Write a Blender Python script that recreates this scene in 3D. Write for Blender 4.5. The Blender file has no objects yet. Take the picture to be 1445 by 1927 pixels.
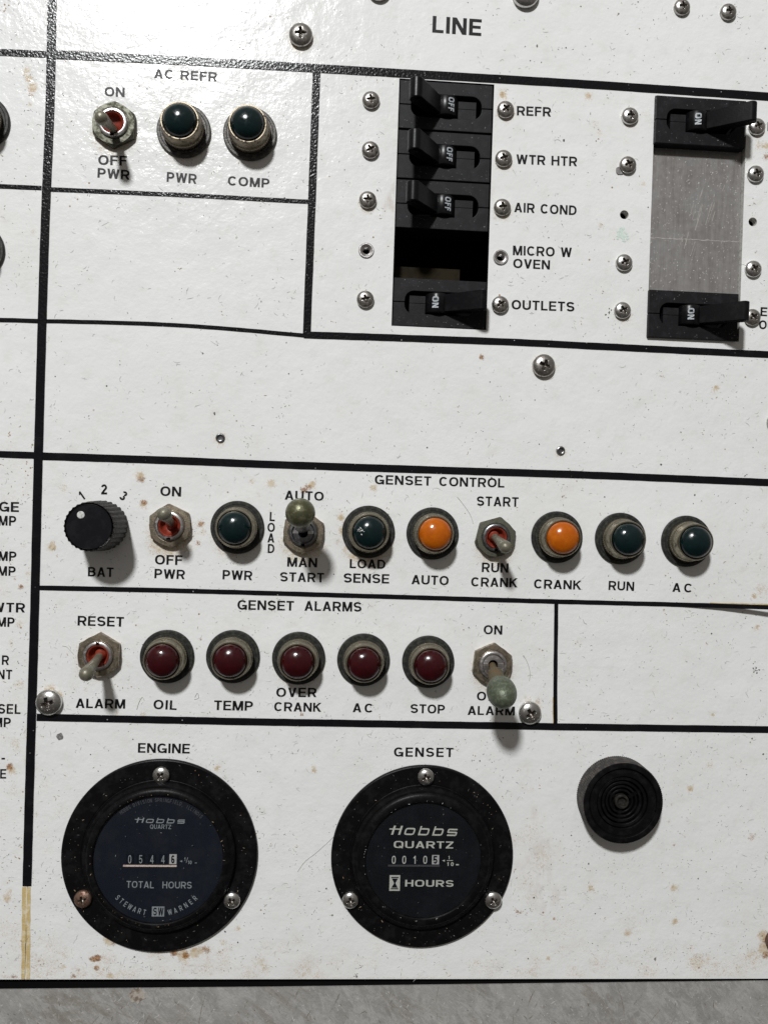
import bpy, bmesh, math, random
from math import sin, cos, pi, radians, hypot, atan2
from mathutils import Vector, Matrix
from mathutils.geometry import delaunay_2d_cdt

# ------------------------------------------------------------------ units
# panel coordinates: x right, y up, z out of the panel, one unit = 0.22 mm
S = 0.00022
ZOFF = 0.5
F = 1500.0
scene = bpy.context.scene
def W(x, y, z=0.0):
    return Vector((x*S, -z*S, y*S + ZOFF))
# ------------------------------------------------------------------ camera
_n = Vector((631-722.5, -(953-963.5), -F)).normalized()
_Z = -_n
_X = Vector((cos(.0321), -sin(.0321), 0)); _X = (_X - _X.dot(_n)*_n).normalized()
_Y = _Z.cross(_X)
MC = Matrix((_X, _Y, _Z))                        # camera axes -> panel axes
def P(px, py, z=0.0):
    "point of the plane at height z that the photograph shows at px, py"
    v = MC @ Vector((px-722.5, -(py-963.5), -F))
    t = (z - F)/v.z
    return Vector((v.x*t, v.y*t, z))
P2W = Matrix(((1,0,0),(0,0,-1),(0,1,0)))
cam_d = bpy.data.cameras.new('camera'); cam = bpy.data.objects.new('camera', cam_d)
scene.collection.objects.link(cam); scene.camera = cam
cam.matrix_world = Matrix.Translation(W(0,0,F)) @ (P2W @ MC).to_4x4()
cam_d.sensor_fit = 'VERTICAL'; cam_d.sensor_height = 36.0
cam_d.lens = 36.0*F/1927.0
cam_d.clip_start = 0.01; cam_d.clip_end = 50
scene.render.resolution_x = 767; scene.render.resolution_y = 1024
# ------------------------------------------------------------------ light
world = bpy.data.worlds.new('World'); scene.world = world; world.use_nodes = True
wn = world.node_tree.nodes; wl = world.node_tree.links
bg = wn['Background']; bg.inputs['Strength'].default_value = 1.0
tc = wn.new('ShaderNodeTexCoord'); sx = wn.new('ShaderNodeSeparateXYZ'); rp = wn.new('ShaderNodeValToRGB')
mr = wn.new('ShaderNodeMapRange'); mr.inputs['From Min'].default_value = -1; mr.inputs['From Max'].default_value = 1
wl.new(tc.outputs['Generated'], sx.inputs[0]); wl.new(sx.outputs['Z'], mr.inputs[0]); wl.new(mr.outputs[0], rp.inputs[0])
wl.new(rp.outputs[0], bg.inputs[0])
e = rp.color_ramp.elements
e[0].position = .15; e[0].color = (.045,.041,.036,1)
e[1].position = .85; e[1].color = (.225,.211,.195,1)
ld = bpy.data.lights.new('key_lamp', 'AREA'); ld.shape = 'DISK'; ld.size = 980*S
ld.energy = 48.5; ld.color = (.99, 1.0, 1.0)
lo = bpy.data.objects.new('key_lamp', ld); scene.collection.objects.link(lo)
lp = P(300, -95, 0)*6.0; lp.z = 7500
lo.location = W(*lp)
lo.rotation_euler = (W(900,-5500,0) - lo.location).to_track_quat('-Z', 'Y').to_euler()
scene.view_settings.view_transform = 'Standard'; scene.view_settings.look = 'None'
scene.view_settings.exposure = 0; scene.view_settings.gamma = 1
# ------------------------------------------------------------------ materials
def sc(px): return 1.0/(px*S)
class NT:
    def __init__(s, name):
        s.m = bpy.data.materials.new(name); s.m.use_nodes = True
        s.t = s.m.node_tree; s.n = s.t.nodes; s.b = s.n['Principled BSDF']
        s.tc = s.n.new('ShaderNodeTexCoord').outputs['Object']
    def link(s, a, b): s.t.links.new(a, b)
    def setv(s, node, i, v):
        if isinstance(v, bpy.types.NodeSocket): s.link(v, node.inputs[i])
        else: node.inputs[i].default_value = v
    def noise(s, px, detail=3, rough=.5, vec=None, dist=0.0, out=0):
        n = s.n.new('ShaderNodeTexNoise'); n.inputs['Scale'].default_value = sc(px)
        n.inputs['Detail'].default_value = detail; n.inputs['Roughness'].default_value = rough
        n.inputs['Distortion'].default_value = dist
        s.link(vec or s.tc, n.inputs['Vector']); return n.outputs[out]
    def voro(s, px, vec=None, feature='F1', out='Distance'):
        n = s.n.new('ShaderNodeTexVoronoi'); n.feature = feature; n.inputs['Scale'].default_value = sc(px)
        s.link(vec or s.tc, n.inputs['Vector']); return n.outputs[out]
    def map(s, scale=(1,1,1), rot=(0,0,0)):
        a = s.n.new('ShaderNodeMapping'); a.inputs['Rotation'].default_value = rot; s.link(s.tc, a.inputs[0])
        n = s.n.new('ShaderNodeMapping'); n.inputs['Scale'].default_value = scale
        s.link(a.outputs[0], n.inputs[0]); return n.outputs[0]
    def rng(s, v, a, b, c=0.0, d=1.0, smooth=True):
        n = s.n.new('ShaderNodeMapRange'); n.interpolation_type = 'SMOOTHSTEP' if smooth else 'LINEAR'
        s.link(v, n.inputs[0])
        for i, q in ((1,a),(2,b),(3,c),(4,d)): n.inputs[i].default_value = q
        return n.outputs[0]
    def math(s, op, a, b=0.0, clamp=False):
        n = s.n.new('ShaderNodeMath'); n.operation = op; n.use_clamp = clamp
        s.setv(n, 0, a); s.setv(n, 1, b); return n.outputs[0]
    def mix(s, f, a, b, mode='MIX'):
        n = s.n.new('ShaderNodeMix'); n.data_type = 'RGBA'; n.blend_type = mode
        for i, v in ((0,f),(6,a),(7,b)):
            if isinstance(v, tuple) and len(v) == 3: v = v + (1.0,)
            s.setv(n, i, v)
        return n.outputs[2]
    def attr(s, name):
        n = s.n.new('ShaderNodeAttribute'); n.attribute_name = name
        q = s.n.new('ShaderNodeSeparateColor'); s.link(n.outputs['Color'], q.inputs[0]); return q.outputs
    def bump(s, h, px, strength=1.0, prev=None):
        n = s.n.new('ShaderNodeBump'); n.inputs['Distance'].default_value = px*S; n.inputs['Strength'].default_value = strength
        s.link(h, n.inputs['Height'])
        if prev is not None: s.link(prev, n.inputs['Normal'])
        return n.outputs[0]
    def fin(s, col=None, rough=.5, metal=0.0, normal=None, spec=None, coat=None):
        if col is not None: s.setv(s.b, 'Base Color', col + (1,) if isinstance(col, tuple) else col)
        s.setv(s.b, 'Roughness', rough); s.setv(s.b, 'Metallic', metal)
        if normal is not None: s.link(normal, s.b.inputs['Normal'])
        if spec is not None: s.b.inputs['Specular IOR Level'].default_value = spec
        if coat is not None:
            s.b.inputs['Coat Weight'].default_value = coat; s.b.inputs['Coat Roughness'].default_value = .06
        return s.m

def mat_panel():
    s = NT('white_panel_paint')
    st = s.attr('stain')
    c = s.mix(s.rng(s.noise(260, 4, .6), .35, .7), (.80,.805,.80), (.765,.765,.755))
    c = s.mix(s.rng(s.noise(35, 5, .65), .48, .78, 0, .35), c, (.64,.62,.59))          # handling grime
    low = s.rng(s.math('MULTIPLY', st[2], 1.0), 0, 1, 0, 1, False)
    c = s.mix(s.math('MULTIPLY', low, s.rng(s.noise(16, 6, .75, s.map((1,.35,1),(0,0,.05))), .40, .66)), c, (.60,.53,.47))   # scrubbed dirt
    v = s.map((1,1,1))
    g = s.math('ADD', s.math('MULTIPLY', st[1], 1.0), s.math('MULTIPLY', s.noise(5.5, 6, .8, dist=2.0), 2.6))
    c = s.mix(s.rng(g, 1.62, 2.1, 0, .85), c, s.mix(s.rng(s.noise(9,3), .4, .6), (.62,.53,.38), (.50,.36,.19)))                                # tan stain
    r = s.math('ADD', s.math('MULTIPLY', st[0], 1.0), s.math('MULTIPLY', s.noise(5, 6, .85, dist=1.5), 2.2))
    c = s.mix(s.rng(r, 1.50, 1.82, 0, .9), c, s.mix(s.rng(s.noise(4,3), .4, .6), (.42,.20,.06), (.16,.07,.03)))
    # tiny rust and dark pits
    d1 = s.voro(26); keep = s.rng(s.noise(90, 2), .56, .66)
    c = s.mix(s.math('MULTIPLY', s.rng(d1, .05, .09, 1, 0), keep), c, (.34,.22,.13))
    h1 = s.noise(7.5, 3, .55); h2 = s.noise(60, 2)
    n = s.bump(h1, .50); n = s.bump(h2, 2.0, 1.0, n)
    ro = s.rng(s.noise(14, 3), .3, .7, .15, .21)
    return s.fin(c, ro, 0, n, .38)
def mat_plain(name, col, rough=.5, metal=0.0, grain=None, vary=None, gpx=4, bump=.25, spec=None, coat=None, lo=.45, hi=.65):
    s = NT(name); c = col
    if vary: c = s.mix(s.rng(s.noise(gpx, 5, .65), lo, hi), col, vary)
    n = s.bump(s.noise(grain or 3, 3), bump) if bump else None
    return s.fin(c, rough, metal, n, spec, coat)
def mat_tape():
    s = NT('black_tape')
    c = s.mix(s.rng(s.noise(40,5,.6), .5, .8, 0, .5), (.005,.005,.0065), (.018,.0175,.019))
    sp = s.rng(s.voro(13), .06, .11, 1, 0); k = s.rng(s.noise(30,2), .5, .62)
    c = s.mix(s.math('MULTIPLY', sp, k), c, (.35,.35,.36))
    n = s.bump(s.noise(4.2, 2, .5), .6)
    return s.fin(c, .20, 0, n, .26)
def mat_metal(name, col, dirty, rough=.33, amount=.5, px=6, bump=.2):
    s = NT(name)
    f = s.rng(s.noise(px, 5, .7), .62-amount*.35, .72-amount*.15)
    c = s.mix(f, col, dirty)
    return s.fin(c, s.rng(f, 0, 1, rough, rough+.28, False), s.rng(f, 0, 1, 1.0, .55, False), s.bump(s.noise(2.5,4), bump))
M = {}
M['panel'] = mat_panel()
M['edge_white'] = mat_plain('panel_cut_edge', (.62,.61,.58), .5, 0, 4, (.42,.40,.36), 5)
M['ink'] = mat_plain('black_ink', (.005,.005,.006), .42, 0, 3, (.016,.016,.017), 3, .12, .2)
M['tape'] = mat_tape()
M['residue'] = mat_plain('yellow_tape_glue', (.56,.42,.19), .45, 0, 3, (.70,.60,.40), 14, .6)
M['black_plastic'] = mat_plain('black_plastic', (.0035,.0035,.004), .38, 0, 2.5, (.009,.0085,.009), 18, .25, .13)
M['breaker'] = mat_plain('breaker_moulding', (.0075,.0075,.009), .5, 0, 2.5, (.015,.015,.0175), 22, .22, .2)
M['breaker_gloss'] = mat_plain('breaker_handle_moulding', (.004,.004,.005), .30, 0, 4, (.008,.008,.009), 12, .08, .22)
M['lever_black'] = mat_plain('matte_black_lever', (.006,.006,.007), .42, 0, 3, (.010,.010,.011), 16, .15, .05)
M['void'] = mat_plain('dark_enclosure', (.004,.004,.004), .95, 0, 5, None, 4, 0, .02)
M['olive_block'] = mat_plain('olive_insulator', (.022,.017,.009), .8, 0, 5, (.015,.012,.007), 20, .2, .1)
M['print'] = mat_plain('white_print', (.62,.64,.66), .5, 0, 3, (.50,.52,.54), 2, 0)
M['print_breaker'] = mat_plain('worn_white_print', (.42,.45,.48), .5, 0, 3, (.20,.22,.24), 2.5, 0)
M['print_dim'] = mat_plain('grey_print', (.235,.25,.26), .6, 0, 3, (.16,.175,.19), 2, 0)
M['print_faint'] = mat_plain('faint_print', (.05,.054,.06), .5, 0, 3, None, 3, 0)
M['print_cream'] = mat_plain('cream_print', (.46,.47,.42), .5, 0, 3, (.36,.37,.33), 2, 0)
M['face_blue'] = mat_plain('blue_black_dial', (.0075,.0100,.0160), .5, 0, 3, (.010,.0125,.0185), 30, 0, .1)
M['face_black'] = mat_plain('black_dial', (.0050,.0060,.0080), .5, 0, 3, (.0065,.0075,.0100), 30, 0, .1)
M['wheel'] = mat_plain('counter_wheel', (.005,.007,.011), .6, 0, 3, None, 3, 0, .05)
M['wheel_white'] = mat_plain('white_counter_wheel', (.36,.36,.355), .5, 0, 3, None, 3, 0)
M['line_tan'] = mat_plain('counter_sill', (.62,.50,.44), .4, 0, 2, (.40,.30,.25), 3, .3)  # tan pink line below the counter digits, plain colour
M['line_dim'] = mat_plain('counter_sill_dark', (.045,.045,.05), .4, 0, 2, None, 3, 0)
M['steel'] = mat_metal('screw_steel', (.44,.42,.40), (.18,.15,.12), .30, .35)
M['steel_bright'] = mat_metal('bright_screw_steel', (.60,.59,.57), (.26,.22,.19), .27, .2)
M['rusty_steel'] = mat_metal('rusty_screw_steel', (.28,.19,.15), (.13,.065,.04), .45, .7, 5, .9)
M['nickel'] = mat_metal('dull_nickel_bezel', (.30,.27,.20), (.11,.095,.065), .36, .35, 8)
M['nickel_top'] = mat_metal('brown_nickel_bezel', (.20,.17,.125), (.08,.065,.045), .42, .35, 8)
M['nut_green'] = mat_metal('verdigris_nut', (.155,.155,.125), (.10,.10,.07), .55, .55, 9, .3)
M['nut_brown'] = mat_metal('tarnished_nut', (.34,.295,.225), (.15,.11,.075), .36, .5, 9, .3)
M['silver'] = mat_metal('bushing_silver', (.62,.60,.60), (.30,.27,.26), .3, .25, 5)
M['dark_steel'] = mat_metal('dark_bushing', (.22,.22,.23), (.09,.09,.09), .3, .3, 5)
M['washer'] = mat_plain('dark_washer', (.022,.024,.021), .5, .2, 3, (.05,.05,.044), 7, .35, .3)
M['washer_scuffed'] = mat_plain('scuffed_washer', (.045,.042,.038), .5, .3, 3, (.12,.11,.10), 5, .5)
M['boot_red'] = mat_plain('red_boot', (.26,.036,.018), .45, 0, 4, (.13,.020,.011), 9, .4)
M['lever'] = mat_plain('olive_lever', (.165,.155,.115), .42, .35, 3, (.235,.22,.17), 7, .35)
M['ball_olive'] = mat_plain('olive_lever_ball', (.085,.085,.045), .36, .45, 3, (.17,.165,.10), 8, .4)
M['ball_green'] = mat_plain('green_lever_ball', (.085,.10,.068), .45, .3, 2.5, (.15,.175,.12), 6, .6)
M['neck_rust'] = mat_plain('rusty_neck', (.10,.09,.05), .7, .1, 3, (.15,.075,.03), 4, 1.6)
M['knob_face'] = mat_plain('knob_face', (.005,.005,.007), .33, 0, 3, (.010,.010,.012), 20, .1, .25)
M['knob_side'] = mat_plain('dusty_knob_side', (.016,.0155,.015), .6, 0, 3, (.065,.06,.052), 5, .4, .3)
M['buzz_side'] = mat_plain('dusty_buzzer_side', (.026,.024,.022), .65, 0, 3, (.085,.07,.06), 9, .3)
M['hub_black'] = mat_plain('dusty_black_hub', (.012,.011,.010), .6, 0, 3, (.03,.027,.023), 5, .4, .2)
M['dot'] = mat_plain('white_dot', (.62,.62,.60), .5, 0, 2, (.35,.34,.32), 4, .3)
def lens(name, c1, c2, spec=.5):
    s = NT(name)
    c = s.mix(s.rng(s.noise(16,4,.6), .4, .7), c1, c2)
    sp = s.math('MULTIPLY', s.rng(s.voro(6), .05, .13, 1, 0), s.rng(s.noise(14,2), .58, .66))
    c = s.mix(sp, c, tuple(min(1, v*2.2+.03) for v in c1))
    s.b.inputs['Subsurface Weight'].default_value = 0.0
    s.b.inputs['Subsurface Radius'].default_value = (.004,.002,.001); s.b.inputs['Subsurface Scale'].default_value = .5
    return s.fin(c, s.rng(s.noise(9,3), .35, .7, .12, .26), 0, s.bump(s.noise(11,3), .3), spec, .12)
M['lens_green'] = lens('green_lens', (.0012,.0085,.0095), (.0015,.013,.014))
M['lens_amber'] = lens('amber_lens', (.42,.088,.0015), (.50,.12,.002))
M['lens_red'] = lens('red_lens', (.027,.0008,.0024), (.040,.0012,.0034))
def mat_glass():
    s = NT('gauge_glass'); t = s.n
    tr = t.new('ShaderNodeBsdfTransparent'); gl = t.new('ShaderNodeBsdfGlossy'); gl.inputs['Roughness'].default_value = .06
    df = t.new('ShaderNodeBsdfDiffuse'); df.inputs['Color'].default_value = (.5,.5,.5,1)
    fr = t.new('ShaderNodeFresnel'); fr.inputs['IOR'].default_value = 1.22
    m1 = t.new('ShaderNodeMixShader'); m2 = t.new('ShaderNodeMixShader')
    s.link(fr.outputs[0], m1.inputs[0]); s.link(tr.outputs[0], m1.inputs[1]); s.link(gl.outputs[0], m1.inputs[2])
    a = s.rng(s.voro(12), .03, .09, 1, 0); b = s.rng(s.noise(25,2), .58, .66)
    q = s.math('ADD', s.math('MULTIPLY', s.math('MULTIPLY', a, b), .25), s.rng(s.noise(30,5,.7), .3, .8, .001, .006))
    s.link(q, m2.inputs[0]); s.link(m1.outputs[0], m2.inputs[1]); s.link(df.outputs[0], m2.inputs[2])
    s.link(m2.outputs[0], t['Material Output'].inputs['Surface']); return s.m
M['glass'] = mat_glass()
def mat_plate():
    s = NT('scratched_blanking_plate')
    v = s.map((1,.10,1)); v2 = s.map((1,.06,1), (0,0,.28))
    c = s.mix(s.rng(s.noise(7,4,.6,v), .3, .7), (.20,.186,.18), (.26,.248,.24))
    c = s.mix(s.rng(s.noise(60,4,.6), .4, .65, 0, .6), c, (.27,.262,.258))
    c = s.mix(s.math('MULTIPLY', s.rng(s.noise(3.2,3,.6,v2), .66, .72), s.rng(s.noise(60,2), .48, .6)), c, (.42,.40,.37))
    c = s.mix(s.math('MULTIPLY', s.rng(s.voro(9), .07, .16, 1, 0), s.rng(s.noise(16,2), .5, .62)), c, (.45,.44,.42))
    c = s.mix(s.rng(s.noise(7,5,.8,dist=2), .58, .66, 0, .6), c, (.30,.285,.275))
    return s.fin(c, s.rng(s.noise(10,3), .3, .7, .33, .5), .25, s.bump(s.noise(4,3,.5,v), .3))
M['plate'] = mat_plate(); M['plate_scratch'] = mat_plain('plate_crack', (.42,.40,.38), .5, 0, 3, (.30,.285,.275), 8, 0)
def mat_sheet():
    s = NT('grey_galvanised_sheet')
    v = s.map((1,.38,1),(0,0,-.6)); v2 = s.map((1,.16,1),(0,0,.5)); v3 = s.map((1,.30,1),(0,0,-.95))
    c = s.mix(s.rng(s.noise(90,6,.65), .3, .7), (.37,.358,.34), (.49,.478,.455))
    c = s.mix(s.rng(s.noise(20,7,.8,v,.8), .46, .58, 0, .6), c, (.60,.59,.57))
    c = s.mix(s.rng(s.noise(90,8,.82,v3,.6), .53, .66, 0, .6), c, (.28,.245,.205))
    c = s.mix(s.rng(s.noise(11,6,.75,v2), .60, .70, 0, .6), c, (.15,.135,.12))
    c = s.mix(s.math('MULTIPLY', s.rng(s.voro(7,v), .08, .2, 1, 0), s.rng(s.noise(22,3), .52, .62)), c, (.62,.61,.59))
    c = s.mix(s.math('MULTIPLY', s.rng(s.noise(3.4,3,.6,v), .66, .70), s.rng(s.noise(30,2), .52, .6)), c, (.85,.84,.82))
    n = s.bump(s.noise(7,5,.7,v), 1.6)
    return s.fin(c, s.rng(s.noise(12,3), .3, .7, .28, .5), .35, n)
M['sheet'] = mat_sheet()
M['speck_dark'] = mat_plain('dark_dirt', (.09,.08,.07), .8, 0, 3, (.25,.23,.20), 40, 0)
M['speck_brown'] = mat_plain('brown_dirt', (.44,.32,.20), .8, 0, 3, (.30,.17,.08), 30, 0)
M['speck_pale'] = mat_plain('pale_dust', (.62,.61,.60), .7, 0, 3, (.4,.4,.39), 30, 0)
M['speck_grey'] = mat_plain('grey_smudge', (.50,.49,.47), .7, 0, 3, (.62,.61,.60), 30, 0)
M['dust_dim'] = mat_plain('dim_dust', (.12,.12,.12), .8, 0, 3, (.36,.35,.34), 30, 0)
M['recess'] = mat_metal('dark_recess', (.16,.145,.13), (.05,.035,.025), .35, .6, 4, .5)  # darker brownish metal inside the cross recess of the screws
M['chip'] = mat_plain('bare_chip', (.20,.19,.19), .5, .3, 3, (.35,.34,.33), 4, .3)

# ------------------------------------------------------------------ object helpers
RX = Matrix.Rotation(pi/2, 4, 'X')
def link(o): scene.collection.objects.link(o); return o
class MB:
    "collects geometry in panel units"
    def __init__(s): s.v = []; s.f = []; s.mi = []
    def add(s, vs, fs, mi=0, mat=None):
        b = len(s.v)
        for v in vs:
            v = Vector(v)
            s.v.append(mat @ v if mat else v)
        for f in fs: s.f.append([i+b for i in f]); s.mi.append(mi)
        return s
    def lathe(s, prof, n=48, rf=None, mat=None, mi=0, cap0=False, cap1=False):
        "prof: (r, z) outward; rf(theta, r, z, k) -> r, z"
        vs = []; fs = []
        for k, (r, z) in enumerate(prof):
            for i in range(n):
                t = 2*pi*i/n
                rr, zz = rf(t, r, z, k) if rf else (r, z)
                vs.append((rr*cos(t), rr*sin(t), zz))
        for k in range(len(prof)-1):
            for i in range(n):
                j = (i+1) % n
                fs.append((k*n+i, k*n+j, (k+1)*n+j, (k+1)*n+i))
        if cap0: fs.append(tuple(range(n))[::-1])
        if cap1: fs.append(tuple((len(prof)-1)*n+i for i in range(n)))
        return s.add(vs, fs, mi, mat)
    def box(s, a, b, mi=0, mat=None):
        (x0,y0,z0),(x1,y1,z1) = a, b
        vs = [(x,y,z) for z in (z0,z1) for y in (y0,y1) for x in (x0,x1)]
        return s.add(vs, [(0,2,3,1),(4,5,7,6),(0,1,5,4),(2,6,7,3),(0,4,6,2),(1,3,7,5)], mi, mat)
    def prism(s, poly, z0, z1, mi=0, mat=None):
        n = len(poly)
        vs = [(x,y,z0) for x,y in poly] + [(x,y,z1) for x,y in poly]
        fs = [tuple(range(n))[::-1], tuple(range(n,2*n))] + [(i,(i+1)%n,n+(i+1)%n,n+i) for i in range(n)]
        return s.add(vs, fs, mi, mat)
    def build(s, name, mat, parent=None, smooth=None, loc=None, spin=0.0, attr=None):
        me = bpy.data.meshes.new(name)
        me.from_pydata([v*S for v in s.v], [], s.f); 
        for m in (mat if isinstance(mat, (list,tuple)) else [mat]): me.materials.append(M[m] if isinstance(m, str) else m)
        me.polygons.foreach_set('material_index', s.mi)
        if attr:
            ca = me.color_attributes.new('stain', 'FLOAT_COLOR', 'POINT'); ca.data.foreach_set('color', attr)
        me.validate(); me.update()
        if smooth is not None:
            me.polygons.foreach_set('use_smooth', [True]*len(me.polygons)); me.set_sharp_from_angle(angle=radians(smooth))
        return place(bpy.data.objects.new(name, me), parent, loc, spin)
def place(o, parent=None, loc=None, spin=0.0):
    link(o)
    if parent is not None:
        o.parent = parent
        if loc is not None: o.location = Vector(loc)*S
        o.rotation_euler = (0,0,spin)
    else:
        o.matrix_world = Matrix.Translation(W(*(loc or (0,0,0)))) @ RX @ Matrix.Rotation(spin, 4, 'Z')
    return o
def tag(o, label=None, cat=None, group=None, kind=None):
    if label: o['label'] = label
    if cat: o['category'] = cat
    if group: o['group'] = group
    if kind: o['kind'] = kind
    return o
def empty(name, loc, spin, label, cat, group=None):
    o = bpy.data.objects.new(name, None); o.empty_display_size = .005
    return tag(place(o, None, loc, spin), label, cat, group)
def kids(o): return [c for c in bpy.data.objects if c.parent == o]
def copy_tree(o, parent=None):
    c = o.copy(); link(c); c.parent = parent
    for ch in kids(o): copy_tree(ch, c)
    return c
def put(o, loc, spin=0.0, label=None):
    o.matrix_world = Matrix.Translation(W(*loc)) @ RX @ Matrix.Rotation(spin, 4, 'Z')
    if label: o['label'] = label
    return o

# ------------------------------------------------------------------ stroke lettering
def ribbon(pts, w, closed=False):
    pts = [Vector(p) for p in pts]; pts = [p for i, p in enumerate(pts) if i == 0 or (p-pts[i-1]).length > 1e-4]
    h = w/2; n = len(pts); L = []; R = []
    for i in range(n):
        p = Vector(pts[i])
        a = Vector(pts[i-1]) if (i > 0 or closed) else None
        b = Vector(pts[(i+1) % n]) if (i < n-1 or closed) else None
        d1 = (p-a).normalized() if a is not None else (b-p).normalized()
        d2 = (b-p).normalized() if b is not None else d1
        t = (d1+d2).normalized(); nn = Vector((-t.y, t.x))
        k = h/max(.5, nn.dot(Vector((-d1.y, d1.x))))
        L.append(p+nn*k); R.append(p-nn*k)
    q = []
    for i in range(n if closed else n-1):
        j = (i+1) % n
        q.append([L[i], R[i], R[j], L[j]])
    return q
def arc(cx, cy, a, b, t0, t1, n=12, e=2.0):
    o = []
    for i in range(n+1):
        t = radians(t0+(t1-t0)*i/n); c, s_ = cos(t), sin(t)
        o.append((cx+a*math.copysign(abs(c)**(2/e), c), cy+b*math.copysign(abs(s_)**(2/e), s_)))
    return o
def rect(x0,y0,x1,y1): return [Vector((x0,y0)),Vector((x1,y0)),Vector((x1,y1)),Vector((x0,y1))]
def quad(*p): return [Vector(q) for q in p]
WD = dict(A=.74,B=.70,C=.74,D=.72,E=.62,F=.58,G=.78,H=.71,I=.18,K=.72,L=.56,M=.84,N=.72,O=.80,P=.66,Q=.8,R=.71,S=.68,T=.62,U=.71,V=.70,W=1.0,X=.7,Y=.7,Z=.62)
WD.update({' ':.30,'-':.36,'0':.56,'1':.36,'2':.58,'3':.58,'4':.60,'5':.58,'6':.58,'/':.36,',':.18})
def glyph(ch, w=.18, e=2.25):
    d = WD[ch]; h = w/2; G = []
    def rb(p, closed=False): G.extend(ribbon(p, w, closed))
    if ch in 'O0Q':
        rb(arc(d/2,.5,d/2-h,.5-h,0,345,23,e), True)
        if ch == 'Q': G.append(quad((d*.52,.26),(d*.64,.34),(d*.98,.02),(d*.86,-.06)))
    elif ch == 'A':
        k = w*1.12
        G += [quad((0,0),(k,0),(d/2+k*.42,1),(d/2-k*.5,1)), quad((d-k,0),(d,0),(d/2+k*.5,1),(d/2-k*.42,1)), rect(d*.2,.21,d*.8,.21+w*.9)]
    elif ch == 'V':
        k = w*1.12
        G += [quad((0,1),(d/2-k*.5,0),(d/2+k*.42,0),(k,1)), quad((d,1),(d-k,1),(d/2-k*.42,0),(d/2+k*.5,0))]
    elif ch == 'W':
        k = w*1.05; a = d*.27; m = d/2
        for sg in (0,1):
            q = [[(0,1),(a-k*.5,0),(a+k*.45,0),(k,1)], [(a-k*.45,0),(a+k*.5,0),(m+k*.5,1),(m-k*.5,1)]]
            for p in q: G.append(quad(*[((d-x) if sg else x, y) for x,y in p]))
    elif ch == 'M':
        G += [rect(0,0,w,1), rect(d-w,0,d,1), quad((0,1),(d/2-w*.5,0),(d/2+w*.4,0),(w*1.3,1)), quad((d,1),(d-w*1.3,1),(d/2-w*.4,0),(d/2+w*.5,0))]
    elif ch == 'N':
        G += [rect(0,0,w,1), rect(d-w,0,d,1), quad((0,1),(d-w*1.15,0),(d,0),(w*1.15,1))]
    elif ch == 'E' or ch == 'F':
        G += [rect(0,0,w,1), rect(w*.5,1-w*.95,d,1), rect(w*.5,.5-w*.38,d*.93,.5+w*.5)]
        if ch == 'E': G.append(rect(w*.5,0,d,w*.95))
    elif ch == 'H': G += [rect(0,0,w,1), rect(d-w,0,d,1), rect(w*.5,.5-w*.4,d-w*.5,.5+w*.5)]
    elif ch == 'I': G.append(rect(0,0,w,1))
    elif ch == 'L': G += [rect(0,0,w,1), rect(w*.5,0,d,w*.95)]
    elif ch == 'T': G += [rect(d/2-h,0,d/2+h,1), rect(0,1-w*.95,d,1)]
    elif ch == 'K': G += [rect(0,0,w,1), quad((w*.5,.28),(w*.5,.50),(d-w*1.2,1),(d,1)), quad((d-w*1.2,0),(d,0),(d*.52,.60),(d*.33,.47))]
    elif ch == 'X': G += [quad((0,0),(w*1.2,0),(d,1),(d-w*1.2,1)), quad((d-w*1.2,0),(d,0),(w*1.2,1),(0,1))]
    elif ch == 'Y': G += [rect(d/2-h,0,d/2+h,.45), quad((0,1),(d/2-h,.4),(d/2+h,.4),(w*1.15,1)), quad((d,1),(d-w*1.15,1),(d/2-h,.4),(d/2+h,.4))]
    elif ch == 'Z': G += [rect(0,1-w,d,1), rect(0,0,d,w), quad((0,w*.9),(w*1.2,w*.9),(d,1-w*.9),(d-w*1.2,1-w*.9))]
    elif ch == 'C': rb(arc(d/2,.5,d/2-h,.5-h,40,320,22,e))
    elif ch == 'G':
        rb(arc(d/2,.5,d/2-h,.5-h,40,322,22,e)); G += [rect(d-w,.0,d,.5), rect(d*.5,.5-w*.9,d,.5)]
    elif ch == 'U': rb([(h,1)]+arc(d/2,.36,d/2-h,.36-h,180,360,14,e)+[(d-h,1)])
    elif ch == 'D': rb([(h,h),(d*.42,h)]+arc(d*.42,.5,d*.58-h,.5-h,-90,90,14,2.2)+[(h,1-h)]); G.append(rect(0,0,w,1))
    elif ch in 'PR':
        ym = .44; b = (1-h-ym)/2
        rb([(h,1-h),(d-b-h,1-h)]+arc(d-b-h,1-h-b,b,b,90,-90,10,2.2)+[(h,ym)]); G.append(rect(0,0,w,1))
        if ch == 'R': G.append(quad((d*.42,.44),(d*.42+w*1.1,.48),(d,0),(d-w*1.1,0)))
    elif ch == 'B':
        for y0,y1,dd in ((h,.52,d),(.52,1-h,d*.94)):
            b = (y1-y0)/2; rb([(h,y0),(dd-b-h,y0)]+arc(dd-b-h,y0+b,b,b,-90,90,10)+[(h,y1)])
        G.append(rect(0,0,w,1))
    elif ch == 'S':
        a = d/2-h; b = (1-w)/4
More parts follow.
